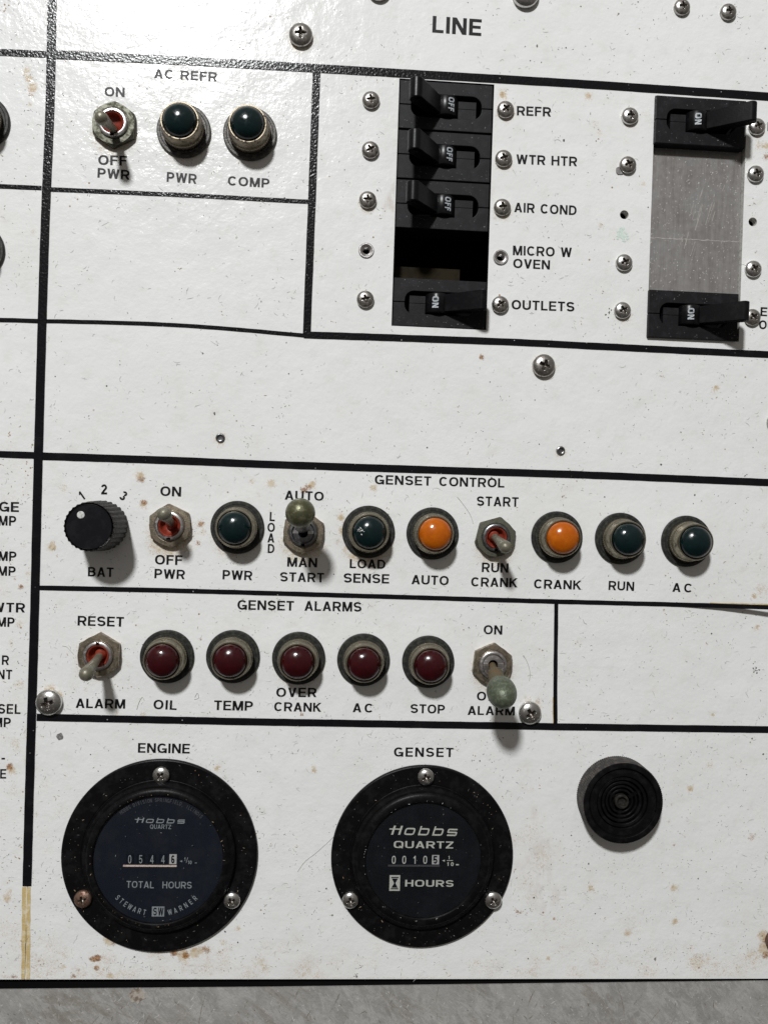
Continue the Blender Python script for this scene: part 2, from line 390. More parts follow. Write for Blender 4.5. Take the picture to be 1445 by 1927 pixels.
        rb(arc(d/2,.5+b,a,b,18,270,16,2.15)[:-1]+[(d/2-.02,.5),(d/2+.02,.5)]+arc(d/2,.5-b,a,b,90,-162,16,2.15)[1:])
    elif ch == '1': G += [rect(d-w-.04,0,d-.04,1), quad((0,.78),(0,.66),(d-w,.72),(d-w,1))]
    elif ch == '2': rb(arc(d/2,.70,d/2-h,.30-h,170,-30,12)+[(h*1.2,h*1.6)]); G.append(rect(0,0,d,w))
    elif ch == '3': rb(arc(d/2,.745,d/2-h-.02,.255-h,165,-80,12)); rb(arc(d/2,.27,d/2-h,.27-h,88,-165,12))
    elif ch == '4': G += [rect(d*.62,0,d*.62+w,1), rect(0,.22,d,.22+w), quad((0,.3),(w*1.1,.3),(d*.62+w,1),(d*.62-w*.1,1))]
    elif ch == '5': rb([(d*.92,1-h),(d*.17,1-h),(d*.13,.50)]+arc(d/2,.33,d/2-h,.33-h,125,-160,12))
    elif ch == '6': rb(arc(d/2,.31,d/2-h,.31-h,0,330,11), True); rb([(h,.34)]+arc(d/2,.62,d/2-h,.38-h,180,40,9))
    elif ch == '-': G.append(rect(0,.38,d,.38+w))
    elif ch == '/': G.append(quad((0,0),(w,0),(d,1),(d-w,1)))
    elif ch == ',': G.append(rect(0,-.12,w,w))
    return G
_zj = [0]
def add_polys(mb, polys, T, z, zfun=None):
    for q in polys:
        _zj[0] = (_zj[0]+1) % 23
        vs = []
        for p in q:
            x, y = T(p.x, p.y)
            vs.append((x, y, (zfun(x,y) if zfun else 0)+z+_zj[0]*.012))
        a = sum(vs[i][0]*vs[(i+1)%len(vs)][1]-vs[(i+1)%len(vs)][0]*vs[i][1] for i in range(len(vs)))
        if a < 0: vs = vs[::-1]
        mb.add(vs, [tuple(range(len(vs)))])
def text_span(mb, txt, A, B, cap, w=.18, z=.25, e=2.25, zfun=None, slant=0.0, kmax=1.30):
    "set txt with its baseline running from A to B"
    A = Vector(A[:2]); B = Vector(B[:2]); d = B-A; L = d.length; u = d/L; v = Vector((-u.y,u.x))
    tw = sum(WD[c] for c in txt)*cap; n = len(txt)-1
    k = 1.0; gap = 0
    if n:
        k = max(.6, min(kmax, (L-n*.15*cap)/tw)); gap = (L-tw*k)/n
    if n == 0: k = 1
    x = 0
    for c in txt:
        if c != ' ':
            add_polys(mb, glyph(c, w, e), lambda gx, gy, x0=x: tuple(A+u*(x0+(gx+gy*slant)*cap*k)+v*(gy*cap)), z, zfun)
        x += WD[c]*cap*k+gap
def text_arc(mb, txt, c, r, a0, a1, cap, w, z, inward):
    "letters centred on angles from a0 to a1 (degrees); inward: tops point at the centre"
    for i, ch in enumerate(txt):
        if ch == ' ': continue
        t = radians(a0+(a1-a0)*i/(len(txt)-1)); d = WD[ch]
        o = Vector((c[0]+r*cos(t), c[1]+r*sin(t))); rad = Vector((cos(t), sin(t)))
        up = -rad if inward else rad; rt = Vector((up.y, -up.x))
        add_polys(mb, glyph(ch, w), lambda x, y: tuple(o+rt*((x-d/2)*cap*.74)+up*((y-.5)*cap)), z)

# ================================================================== THE PANEL
SEAM = P(50, 1750).x+.2
THK = 16
holes_sq = [('black', 94.5, 343.5, 274.6, 808.5), ('white', 586.0, 343.5, 768.0, 807.0)]
small_holes = [(P(1174,404),8.5), (P(1415.5,417.5),8.5), (P(689,471),7.5), (P(941.5,484),7.5)]
R_ = random.Random(7)
stains = []   # x, y, radius, channel, strength
def stn(px, py, r, ch, k=1.0, n=1, sx=0, sy=0):
    for i in range(n):
        p = P(px+R_.uniform(-sx,sx), py+R_.uniform(-sy,sy)); stains.append((p.x, p.y, r*R_.uniform(.7,1.15) if n > 1 else r, ch, k))
for q in [(51,133,6,1,.9),(55,148,8,1,.9),(62,165,11,1,.8),(60,178,9,0,.55),(57,197,5,1,.7),(63,437,6,1,.5),
          (266,902,9,0,.7),(264,897,10,1,.8),(271,946,8,0,.75),(270,950,10,1,.7),(98,1029,9,1,1.0),(103,1034,6,0,.6),(108,1047,5,0,.6),(92,1067,4,0,.5),
          (121,918,10,1,.5),(379,986,7,0,.75),(382,1002,9,1,.6),(373,1022,6,0,.7),(377,986,13,1,.5),(412,1036,11,1,.5),
          (572,922,9,0,.8),(580,917,9,0,.7),(588,912,8,1,.9),(510,910,8,1,.9),(475,905,7,1,.6),(486,931,7,1,.5),(509,965,6,1,.5),
          (642,974,8,1,.9),(648,985,6,0,.5),(652,1035,9,1,.7),(662,1046,8,1,.8),(636,1018,9,1,.5),(703,918,8,1,.8),
          (946,178,8,1,1.0),(944,177,6,0,.55),(1106,180,8,1,.9),(1097,201,4,0,.5),(905,672,6,0,.9),(1430,273,13,1,.55),(1442,295,9,0,.65),(1441,275,8,1,.8),
          (343,140,10,1,.5),(347,152,8,1,.5),(160,318,5,0,.5),(736,376,9,2,.9),(733,390,12,2,.8),
          (28,1090,5,0,.5),(40,1105,6,0,.75),(45,1025,6,0,.5),(55,1080,9,1,.5),(38,1173,9,1,.55),(22,1210,8,1,.5),(36,1290,12,1,.5),(30,1400,12,1,.55),(19,1443,8,0,.85),(23,1450,8,1,.9),(15,1325,8,1,.4),
          (14,1690,9,1,.8),(18,1680,9,1,.6),(15,1700,5,0,.5),(8,1842,10,1,.6),(26,1841,12,0,.6),(140,1838,9,0,.6),
          (184,1803,8,0,.95),(175,1805,8,0,.8),(182,1822,6,0,.9),(205,1773,9,1,.8),(215,1775,8,0,.6),(200,1768,6,1,.9),(120,1820,7,1,.7),(148,1825,6,0,.55),(208,1838,9,1,.9),
          (328,1792,9,0,.95),(345,1796,12,1,1.0),(350,1798,8,0,.9),(366,1793,11,1,1.0),(378,1790,8,1,.9),(385,1785,7,0,.7),(390,1788,8,0,.7),(350,1811,8,1,.6),(420,1773,8,1,.6),(448,1747,7,1,.6),(408,1743,5,0,.5),
          (492,1810,13,1,.6),(497,1825,14,1,.55),(409,1446,7,1,.8),(973,1716,4,0,.9),(1042,1729,4,0,.8),(1270,1734,7,1,.9),(1180,1755,10,1,.7),(1310,1812,22,1,.6),(1330,1806,16,1,.5),(1415,1800,22,1,.55),
          (1436,1762,13,1,.9),(1437,1785,14,1,.9),(1440,1798,10,0,.7),(1437,1770,8,0,.6),(1031,1803,5,1,.8),
          (1298,1484,8,1,.8),(1258,1546,6,0,.5),(1266,1590,6,0,.5),(1267,1671,7,1,1.0),(1414,1575,12,0,.45),(1414,1574,8,1,.5),(1335,1440,10,1,.5),(1111,1671,6,1,.8),
          (95,1300,14,1,.75),(110,1308,10,1,.8),(80,1305,9,0,.5),(117,1320,8,1,.5),(990,1318,12,1,.55),(1010,1322,10,1,.6),(1015,1330,8,1,.5),(566,1330,5,0,.6),(568,1345,5,0,.7),
          (1432,1110,16,1,.5),(1418,1122,7,1,.8),(1424,1180,6,1,.8),(1340,1345,5,1,.8),(1438,990,9,1,.45),(640,770,14,2,.2),
          (690,1440,8,1,.4),(590,1449,4,1,1.0),(1347,730,6,1,.9),(240,1250,8,1,.4),(140,1296,16,1,.35),(163,1298,10,1,.35),(170,830,9,1,.35),
          (405,777,5,2,1.0),(720,640,8,1,.4),(1130,425,9,1,.5),(1210,345,6,1,.6),(1120,235,10,1,.45),(1128,250,9,1,.5),
          (270,1345,8,1,.6),(255,1352,9,1,.4),(300,1350,9,1,.4),(220,1345,10,1,.5)]: stn(*q)
stn(1005,1540,16,2,.40,12,14,110); stn(1024,1650,18,2,.50,12,18,60); stn(1120,1780,40,1,.30,7,120,50); stn(1000,1620,30,1,.40,6,30,80)
stn(60,1790,26,1,.40,8,60,50); stn(1240,1810,20,1,.35,14,200,28); stn(300,1812,22,1,.42,10,190,24); stn(640,1800,22,1,.33,10,160,35)
stn(30,1100,20,1,.30,12,34,360); stn(1330,1000,16,1,.25,10,110,700); stn(700,260,18,1,.28,10,60,200); stn(320,960,15,1,.30,16,300,90)
stn(1160,300,14,1,.30,10,100,160); stn(60,1600,18,1,.34,10,60,200)
for q in [(215,250,46,1,.8),(320,1010,46,1,.85),(571,1020,46,1,.8),(932,1030,44,1,.7),(187,1240,46,1,.75),(926,1262,44,1,.8),(566,74,27,1,.8),(1023,690,26,1,.7),
          (945,397,20,1,.75),(948,305,20,1,.7),(951,212,20,1,.8),(692,383,20,1,.75),(1185,224,20,1,.6),(1424,245,20,1,.6),(1171,590,20,1,.7),(415,826,13,1,.8),(1054,850,13,1,.7),
          (446,1010,50,1,.7),(693,1020,52,1,.85),(650,1000,14,1,.9),(347,262,52,1,.6),(563,1255,50,1,.6),(300,1785,30,1,.5)]: stn(*q)
stn(330,1826,26,1,.45,18,290,16); stn(1150,1822,26,1,.42,16,280,18); stn(380,1790,14,0,.42,5,60,10); stn(60,1500,16,1,.42,10,8,330)
# mint smudge beside the right opening
mint = P(1169,443)
def in_hole(x, y, m=0):
    for _, x0,y0,x1,y1 in holes_sq:
        if x0-m < x < x1+m and y0-m < y < y1+m: return True
    return any((x-p.x)**2+(y-p.y)**2 < (r+m)**2 for p, r in small_holes)
EDGE_L = P(-400,1843.6); EDGE_R = P(1750,1841.3)
def yb(x): 
    t = (x-EDGE_L.x)/(EDGE_R.x-EDGE_L.x); return EDGE_L.y+(EDGE_R.y-EDGE_L.y)*t
def panel_mesh(x0, x1, top, holes):
    pts = []; edges = []
    def loop(ps):
        b = len(pts); pts.extend(ps); n = len(ps)
        for i in range(n): edges.append((b+i, b+(i+1) % n))
    loop([(x0,yb(x0)),(x1,yb(x1)),(x1,top),(x0,top)])
    loops = []
    if holes:
        for kind, a,b,c,d in holes_sq:
            lp_ = [(a,b),(c,b),(c,d),(a,d)]; loop(lp_); loops.append((kind, lp_))
        for p, r in small_holes:
            lp_ = [(p.x+r*cos(2*pi*i/20), p.y+r*sin(2*pi*i/20)) for i in range(20)]; loop(lp_); loops.append(('white', lp_))
    rr = random.Random(3); y = yb(x0)-10
    while y < top:
        x = x0+6
        while x < x1-4:
            px, py = x+rr.uniform(-2,2), y+rr.uniform(-2,2)
            if py > yb(px)+5 and py < top-4 and not (holes and in_hole(px,py,3)): pts.append((px,py))
            x += 14
        y += 14
    for sx_, sy_, r, ch, k in stains:
        if r > 55: continue
        stp = 3.2 if r <= 15 else 5.0
        g = -r
        while g <= r:
            h_ = -r
            while h_ <= r:
                px, py = sx_+g+rr.uniform(-.5,.5), sy_+h_+rr.uniform(-.5,.5)
                if g*g+h_*h_ <= r*r*1.2 and x0+2 < px < x1-2 and py > yb(px)+2 and not (holes and in_hole(px,py,2)): pts.append((px,py))
                h_ += stp
            g += stp
    vs, es, fs, _, _, _ = delaunay_2d_cdt([Vector(p) for p in pts], edges, [], 0, .01)
    keep = []
    for f in fs:
        cx = sum(vs[i].x for i in f)/len(f); cy = sum(vs[i].y for i in f)/len(f)
        if holes and in_hole(cx, cy): continue
        if cy < yb(cx)-.01: continue
        a = (vs[f[1]].x-vs[f[0]].x)*(vs[f[2]].y-vs[f[0]].y)-(vs[f[2]].x-vs[f[0]].x)*(vs[f[1]].y-vs[f[0]].y)
        keep.append(f if a > 0 else f[::-1])
    mb = MB(); mb.add([(v.x,v.y,0) for v in vs], keep, 0)
    outer = [(x0,yb(x0)),(x1,yb(x1)),(x1,top),(x0,top)]
    def wall(lp_, mi, flip):
        n = len(lp_); v = [(x,y,0) for x,y in lp_]+[(x,y,-THK) for x,y in lp_]
        mb.add(v, [((i,(i+1)%n,n+(i+1)%n,n+i) if flip else (n+i,n+(i+1)%n,(i+1)%n,i)) for i in range(n)], mi)
    wall(outer, 1, False)
    for kind, lp_ in loops: wall(lp_, 2 if kind == 'black' else 1, True)
    # stain weights
    n = len(mb.v); col = [0.0]*(n*4)
    buckets = {}
    for i, v in enumerate(mb.v):
        col[i*4+3] = 1.0; buckets.setdefault((int(v.x//40), int(v.y//40)), []).append(i)
    for sx_, sy_, r, ch, k in stains:
        R2 = r*1.3; b0 = int((sx_-R2)//40); b1 = int((sx_+R2)//40)
        for bx in range(b0, b1+1):
            for by in range(int((sy_-R2)//40), int((sy_+R2)//40)+1):
                for i in buckets.get((bx,by), ()):
                    dd = hypot(mb.v[i].x-sx_, mb.v[i].y-sy_)/R2
                    if dd < 1: col[i*4+ch] = max(col[i*4+ch], k*(1-dd*dd)**1.0)
    return mb, col
XL, XR, TOP = -860.0, 1210.0, 1230.0
panel = empty('control_panel', (0,0,0), 0, 'white painted control panel with black tape lines, lettering and rows of switches', 'panel')
mb, col = panel_mesh(SEAM+.7, XR, TOP, True)
mb.build('panel_sheet', ['panel','edge_white','void'], panel, attr=col)
panel_l = empty('control_panel', (0,0,0), 0, 'white control panel left of the tall black tape line, cut off by the photo edge', 'panel')
mb, col = panel_mesh(XL, SEAM-.7, TOP, False)
mb.build('panel_sheet', ['panel','edge_white','void'], panel_l, attr=col)

# enclosure behind the openings
mb = MB()
bx = (SEAM+30, -700, XR-40, 1000)
d0, d1 = -150, -THK-.5
mb.add([(bx[0],bx[1],d0),(bx[2],bx[1],d0),(bx[2],bx[3],d0),(bx[0],bx[3],d0),(bx[0],bx[1],d1),(bx[2],bx[1],d1),(bx[2],bx[3],d1),(bx[0],bx[3],d1)],
       [(0,1,2,3),(0,4,5,1),(1,5,6,2),(2,6,7,3),(3,7,4,0)])
tag(mb.build('enclosure', 'void', None), kind='structure')
# wall strip behind the joint at the bottom, and the metal sheet below
GL = [P(-500,1867.0,-7), P(0,1862.5,-7), P(500,1858.3,-7), P(900,1853,-7), P(1445,1846.5,-7), P(1800,1842.5,-7)]
mb = MB(); n = 60; xs = [XL+ (XR-XL)*i/n for i in range(n+1)]
def gy(x):
    for a, b in zip(GL, GL[1:]):
        if x <= b.x or b is GL[-1]: return a.y+(b.y-a.y)*(x-a.x)/(b.x-a.x)
vs = []
for x in xs: vs += [(x, gy(x), -7), (x, -1420, -7), (x, gy(x), -40)]
fs = []
for i in range(n): a = i*3; fs += [(a+1,a+4,a+3,a), (a,a+3,a+5,a+2)]
mb.add(vs, fs)
sheet = mb.build('metal_sheet', 'sheet', None)
tag(sheet, 'scratched bare grey metal sheet below the white panel', 'metal sheet')
mb = MB(); mb.add([(XL-200,-1500,-42),(XR+200,-1500,-42),(XR+200,-700,-42),(XL-200,-700,-42)], [(0,1,2,3)])
tag(mb.build('wall_behind', 'void', None), kind='structure')
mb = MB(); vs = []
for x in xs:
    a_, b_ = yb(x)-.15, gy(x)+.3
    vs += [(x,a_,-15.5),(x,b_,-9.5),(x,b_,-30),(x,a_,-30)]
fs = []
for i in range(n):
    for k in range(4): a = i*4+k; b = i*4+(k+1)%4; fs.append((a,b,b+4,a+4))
mb.add(vs, fs); o = mb.build('gap_infill', 'void', None); tag(o, 'black gasket in the gap between the white panel and the grey sheet', 'infill')  # plain black strip closing the gap below the panel edge
# dried drip on the sheet
mb = MB(); p = P(258,1873,-7)
poly = [(p.x+cos(t)*r, p.y+sin(t)*r) for t, r in [(2*pi*i/22, 14+2.5*sin(i*1.9)+1.5*sin(i*3.1)) for i in range(22)]]
mb.prism(poly, -6.9, -6.3)
mb.build('drip_mark', mat_plain('dried_drip', (.19,.15,.115), .6, 0, 4, (.42,.38,.33), 10, .4, lo=.4, hi=.6), sheet)

# ---- tape
def tape(pts, w, z=.8, lift=None, parent=panel, mat='tape', name='tape_strip', jit=.22, seed=0, label=None):
    rr = random.Random(seed*31+7); q = []
    # densify
    PP = [P(*p) for p in pts]; dense = []
    for i in range(len(PP)-1):
        a, b = PP[i], PP[i+1]; L = (b-a).length; m = max(1, int(L/18))
        for k in range(m): dense.append(a+(b-a)*(k/m))
    dense.append(PP[-1])
    for _ in range(12):
        dense = [dense[0]]+[(dense[i-1]+dense[i]*2+dense[i+1])/4 for i in range(1,len(dense)-1)]+[dense[-1]]
    vs = []; n = len(dense)
    for i, p in enumerate(dense):
        t = (dense[min(n-1,i+1)]-dense[max(0,i-1)]).normalized(); nn = Vector((-t.y,t.x,0))
        zl = lift(p) if lift else 0
        a = p+nn*(w/2+rr.uniform(-jit,jit)); b = p-nn*(w/2+rr.uniform(-jit,jit))
        vs += [(a.x,a.y,z+zl),(b.x,b.y,z+zl),(a.x,a.y,.02+zl*.97),(b.x,b.y,.02+zl*.97)]
    fs = []
    for i in range(n-1):
        a = i*4; b = a+4
        fs += [(a,a+1,b+1,b),(a+2,b+2,b+3,a+3),(a,b,b+2,a+2),(a+1,a+3,b+3,b+1)]
    fs += [(0,2,3,1),((n-1)*4,(n-1)*4+1,(n-1)*4+3,(n-1)*4+2)]
    mb = MB(); mb.add(vs, fs); o = mb.build(name, mat, parent)
    if label: o['label'] = label
    return o
tape([(104,-420),(99,0),(95.5,200),(86.5,400),(81.5,560),(72,900),(65,1200),(56,1500),(51.8,1667)], 15.8, 1.5, seed=1)
tape([(-260,88),(0,98.5),(80,102.5),(90.5,102.8)], 12.5, .8, seed=2, parent=panel_l)
tape([(105,103),(350,114.5),(590,128.5),(1100,158.5),(1445,182),(1640,195)], 15.5, 1.1, seed=3)
tape([(596,135),(595,160),(587,380),(578.5,600),(577.5,629)], 14.5, .85, seed=4)
tape([(-260,342),(0,350.5),(79,354)], 8.0, .8, seed=5, parent=panel_l)
tape([(94,356.5),(330,366.5),(581,380)], 8.0, .7, seed=6)
tape([(-260,598),(0,601.5),(74,604.5)], 8.0, .8, seed=7, parent=panel_l)
tape([(88,604.5),(200,606.5),(330,611),(450,620),(572,631.5)], 7.5, .7, seed=8)
tape([(572,630),(720,635),(960,643.5),(1300,660.5),(1445,667.3),(1640,677)], 13, 1.05, seed=9)
tape([(-260,848),(0,854.5),(68,857)], 12.5, .8, seed=10, parent=panel_l)
tape([(81,858.5),(340,867),(490,873.5),(877,886.5),(1100,893.5),(1445,908),(1640,917)], 14.0, .9, seed=11)
_x0 = P(1262,1135).x; _x1 = P(1445,1141).x
tape([(75.5,1106),(300,1110.5),(520,1116.5),(1000,1130.8),(1300,1138.3),(1445,1141),(1640,1143)], 8.6, .9, seed=12,
     lift=lambda p: 0 if p.x < _x0 else 21*((p.x-_x0)/(_x1-_x0))**1.7, label='black tape strip peeling away from the panel at its right end')
tape([(1046.3,1134),(1045.5,1200),(1044,1270),(1044,1320),(1044.6,1362)], 7.8, .7, seed=13)
tape([(70,1349.5),(480,1358.2),(1060,1367.5),(1445,1372.8),(1640,1375)], 13.2, 1.1, seed=14)
# yellow glue where tape is gone
def strip(p0, p1, w, z, name, mat, parent):
    mb = MB(); A, B = P(*p0), P(*p1); t = (B-A).normalized(); nn = Vector((-t.y,t.x,0)); n = 14; rr = random.Random(int(p0[0])); vs = []
    for i in range(n+1):
        p = A+(B-A)*(i/n); a = p+nn*(w/2+rr.uniform(-.5,.5)); b = p-nn*(w/2+rr.uniform(-.5,.5)); vs += [(a.x,a.y,z),(b.x,b.y,z)]
    mb.add(vs, [(2*i,2*i+1,2*i+3,2*i+2) for i in range(n)]); return mb.build(name, mat, parent)
strip((46.2,1669),(44.5,1842.5), 7.0, .3, 'tape_glue', 'residue', panel_l)
strip((54.6,1669),(53.9,1842.5), 7.0, .3, 'tape_glue', 'residue', panel)
strip((1335,1137.0),(1640,1143.5), 6.5, .3, 'tape_glue', 'residue', panel)
strip((1039.6,1312),(1040.4,1362), 2.0, .3, 'tape_glue', 'residue', panel)

# ---- lettering
TX = [('AC REFR',290.5,147,408.5,153.5,17),('ON',197.5,181,235,182.5,17),('OFF',185.5,310,239.5,312,18),('PWR',184,334,244,338.3,17.5),
 ('PWR',314,342,370,346,18),('COMP',429,348.5,507,353.5,17),('LINE',813,61,905,67.8,31),
 ('REFR',972,217,1036,219.5,17.5),('WTR HTR',971,308.5,1085,313,18),('AIR COND',967,399,1084,405,18),('MICRO W',964.5,480,1075,484,18),
 ('OVEN',965,504,1034,507.3,17.5),('OUTLETS',962,582,1080,586.3,18),('EL',1429.5,594.5,1456,596,17),('OUT',1427,619,1470,621,17),('E',1443,246.5,1454,247,17),
 ('BAT',166,1084.5,214,1086,17.5),('ON',302,933,341,934.5,18),('OFF',292,1062,343.5,1063.3,18),('PWR',291,1088,348,1090,17.5),('PWR',419,1090,474.6,1092,17.5),
 ('AUTO',536,940,609,942.5,17),('MAN',540.5,1066,596.6,1067.8,17.5),('START',527,1094,609.6,1095.8,17.5),
 ('GENSET',705,911,811,914,17.5),('CONTROL',826,914.5,948.5,917.5,17.5),('LOAD',658,1069,725,1070.3,17),('SENSE',646.5,1096,732,1098,17.5),('AUTO',774,1099,843.6,1101.3,17.5),
 ('START',896.7,951.6,975,953.6,18),('RUN',906,1076.3,956,1077.8,18),('CRANK',886,1103.3,973,1105.3,17.5),('CRANK',1004,1107,1093,1109.7,17.5),
 ('RUN',1144,1110,1192,1112,17.5),('AC',1264,1113.3,1301.5,1115,17),
 ('GENSET',447,1147,553,1149,18),('ALARMS',573,1149,680,1151,18),('RESET',146.6,1177,233.5,1179.3,18),('ALARM',143,1332,236,1333.5,17.5),
 ('OIL',289,1334,332.7,1336,17.5),('TEMP',403,1336,476,1337.5,18),('OVER',520,1311.4,595.6,1311.8,17.5),('CRANK',516,1338,604.5,1339.5,17),
 ('AC',663.5,1340,702,1341,17),('STOP',772,1341.5,836.5,1343,17),('ON',909.5,1193.4,944.5,1194.2,17.5),('OFF',896.7,1318,948,1319,17),('ALARM',879.4,1345,968,1346.2,17),
 ('ENGINE',260,1416.3,357.4,1417.8,18),('GENSET',741,1423.5,852.5,1424.5,17.5),
 ('L',507.5,980.3,519,980.8,17),('O',503.5,1000.7,521,1001,17),('A',503.5,1020.4,519.7,1021,17),('D',504,1040.6,519,1041,17)]
TL = [('GE',-1,962.5,36.4,963.3,18),('MP',-2,988.6,31,989.5,18),('MP',-2,1055,31.5,1055.8,17.5),('MP',-3,1083,30,1083.8,17.5),('WTR',-15,1151.6,47.7,1152.6,17.5),
 ('MP',-5,1179,28,1179.8,17.5),('R',4.3,1251,16.5,1251.2,17.5),('NT',-4,1277.8,23.4,1278.3,17.5),('SEL',-3,1342.8,39.3,1343.5,18),('MP',-12,1368,21,1368.4,17.5),
 ('-',3.5,1436,10.5,1436,17.5),('E',1,1465,12,1465,17.5)]
for lst, par in ((TX, panel), (TL, panel_l)):
    for t, x0, y0, x1, y1, cap in lst:
        mb = MB(); A, B = P(x0,y0), P(x1,y1)
        wt = .185 if t == 'LINE' else .178
        if t in ('E','R','L','O','A','D','-') : B = A+(B-A).normalized()*WD[t]*cap
        text_span(mb, t, A, B, cap, wt, .35)
        mb.build('lettering', 'ink', par)
for t, x, y, cap, rot in (('1',154.6,932.6,17,36),('2',196.6,920.8,18.5,2),('3',233,932.8,17.5,-30)):
    mb = MB(); c = P(x,y); rr = radians(rot); d = WD[t]
    add_polys(mb, glyph(t,.19), lambda gx,gy_: (c.x+((gx-d/2)*cos(rr)-(gy_-.5)*sin(rr))*cap, c.y+((gx-d/2)*sin(rr)+(gy_-.5)*cos(rr))*cap), .35)
    mb.build('lettering', 'ink', panel)

# ---- dirt: tiny slivers, dots, curls
def dirt(parent, n, x0, x1, mat, rr, lenr, wr, z, dens=None, name='dirt_specks', curl=.5, y0=yb(0)+12, y1=1000):
    mb = MB(); c = 0; tries = 0
    while c < n and tries < n*12:
        tries += 1
        x, y = rr.uniform(x0,x1), rr.uniform(y0,y1)
        if in_hole(x,y,6): continue
        if dens and rr.random() > dens(x,y): continue
        c += 1; k = rr.choice((1,1,2,3)) if dens else 1
        for _ in range(k):
            px_, py_ = x+rr.gauss(0,5)*(k>1), y+rr.gauss(0,5)*(k>1)
            if in_hole(px_,py_,4): continue
            a = rr.uniform(0,2*pi); L = rr.uniform(*lenr)*rr.random()**1.5+.8; w = rr.uniform(*wr); b = rr.uniform(-1,1)*curl
            if L < w*2:
                r = w*rr.uniform(.6,1.0)
                pts = [(px_+r*rr.uniform(.6,1.2)*cos(i*pi/3), py_+r*rr.uniform(.6,1.2)*sin(i*pi/3), z) for i in range(6)]
                mb.add(pts, [(0,1,2,3,4,5)])
            else:
                m = 4; vs = []; cx, cy = px_, py_
                for i in range(m+1):
                    t = 1-abs(2*i/m-1)*.75
                    vs += [(cx-sin(a)*w*t/2, cy+cos(a)*w*t/2, z), (cx+sin(a)*w*t/2, cy-cos(a)*w*t/2, z)]
                    cx += cos(a)*L/m; cy += sin(a)*L/m; a += b
                mb.add(vs, [(2*i,2*i+1,2*i+3,2*i+2) for i in range(m)])
    return tag(mb.build(name, mat, parent), kind='stuff')
def dn(x, y):
    t = .35+.65*max(0, min(1, (150-y)/900))
    return t*(.4+.6*(sin(x*.013+2)*sin(y*.017+1)*.5+.5))
rr = random.Random(21)
dirt(panel, 1500, SEAM+4, 1000, 'speck_dark', rr, (1,6), (.5,1.1), .45, dn, 'dirt_specks', .6)
dirt(panel, 2100, SEAM+4, 1000, 'speck_grey', rr, (2,16), (.6,1.4), .42, dn, 'scuff_marks', .5)
dirt(panel, 330, SEAM+4, 1000, 'speck_brown', rr, (1,8), (.7,1.6), .5, dn, 'rust_specks', .5)
dirt(panel, 120, SEAM+4, 1000, 'speck_dark', rr, (1,3), (1.4,2.4), .55, None, 'dark_grains', .5)
dirt(panel, 130, SEAM+4, 1000, 'speck_pale', rr, (1,5), (.7,1.4), 1.7, None, 'pale_dust', .5)
dirt(panel_l, 330, -700, SEAM-6, 'speck_dark', rr, (1,7), (.5,1.1), .45, dn, 'dirt_specks', .6)
dirt(panel_l, 300, -700, SEAM-6, 'speck_grey', rr, (2,14), (.6,1.4), .42, dn, 'scuff_marks', .5)
dirt(panel_l, 90, -700, SEAM-6, 'speck_brown', rr, (1,7), (.8,2.2), .5, dn, 'rust_specks', .5)
def slivers(name, mat, parent, n, box, z, lenr, wr, ang, seed, curl=.25):
    mb = MB(); rr = random.Random(seed)
    for _ in range(n):
        x, y = rr.uniform(box[0],box[2]), rr.uniform(box[1],box[3]); a = ang+rr.gauss(0,.45); L = rr.uniform(*lenr)*rr.random()**1.3+1; w = rr.uniform(*wr); b = rr.uniform(-1,1)*curl; vs = []
        for i in range(4):
            t = (.3,1,.9,.2)[i]; vs += [(x-sin(a)*w*t/2,y+cos(a)*w*t/2,z),(x+sin(a)*w*t/2,y-cos(a)*w*t/2,z)]; x += cos(a)*L/3; y += sin(a)*L/3; a += b
        if parent is sheet: vs = [(vx, min(vy, gy(vx)-2), vz) for vx, vy, vz in vs]
        mb.add(vs, [(0,1,3,2),(2,3,5,4),(4,5,7,6)])
    return tag(mb.build(name, mat, parent), kind='stuff')
SB = (-720, -1100, 1000, -934)
M['scratch_white'] = mat_plain('bright_scratch_metal', (.80,.79,.77), .35, .3, 3, (.6,.59,.57), 8, 0)
M['grime'] = mat_plain('brown_grime', (.17,.14,.11), .7, 0, 3, (.30,.27,.24), 8, 0)
slivers('scratches', 'scratch_white', sheet, 420, SB, -6.85, (2,15), (.5,1.6), .9, 41)
slivers('scratches', 'plate_scratch', sheet, 520, SB, -6.8, (4,34), (.5,1.3), .95, 42)
slivers('grime_marks', 'grime', sheet, 420, SB, -6.75, (2,20), (.6,2.0), -1.1, 43)
slivers('grime_marks', 'grime', sheet, 46, SB, -6.7, (30,110), (.6,1.8), 1.15, 44)
# larger curled hairs
def fibre(pts, r=.45, parent=panel, mat='speck_grey', z=.7):
    q = [P(*p) for p in pts]; den = []
    for i in range(len(q)-1):
        for k in range(6):
            t = k/6; p0 = q[max(0,i-1)]; p1 = q[i]; p2 = q[i+1]; p3 = q[min(len(q)-1,i+2)]
            den.append(.5*((2*p1)+(p2-p0)*t+(2*p0-5*p1+4*p2-p3)*t*t+(3*p1-p0-3*p2+p3)*t**3))
    den.append(q[-1]); vs = []; n = len(den)
    for i, p in enumerate(den):
        t = (den[min(n-1,i+1)]-den[max(0,i-1)]).normalized(); nn = Vector((-t.y,t.x,0))
        vs += [p+nn*r+Vector((0,0,z)), p-nn*r+Vector((0,0,z)), p+Vector((0,0,z+r))]
    fs = []
    for i in range(n-1):
        a = i*3; b = a+3; fs += [(a,a+2,b+2,b),(a+2,a+1,b+1,b+2)]
    mb = MB(); mb.add([tuple(v) for v in vs], fs); return mb.build('fibre', mat, parent)
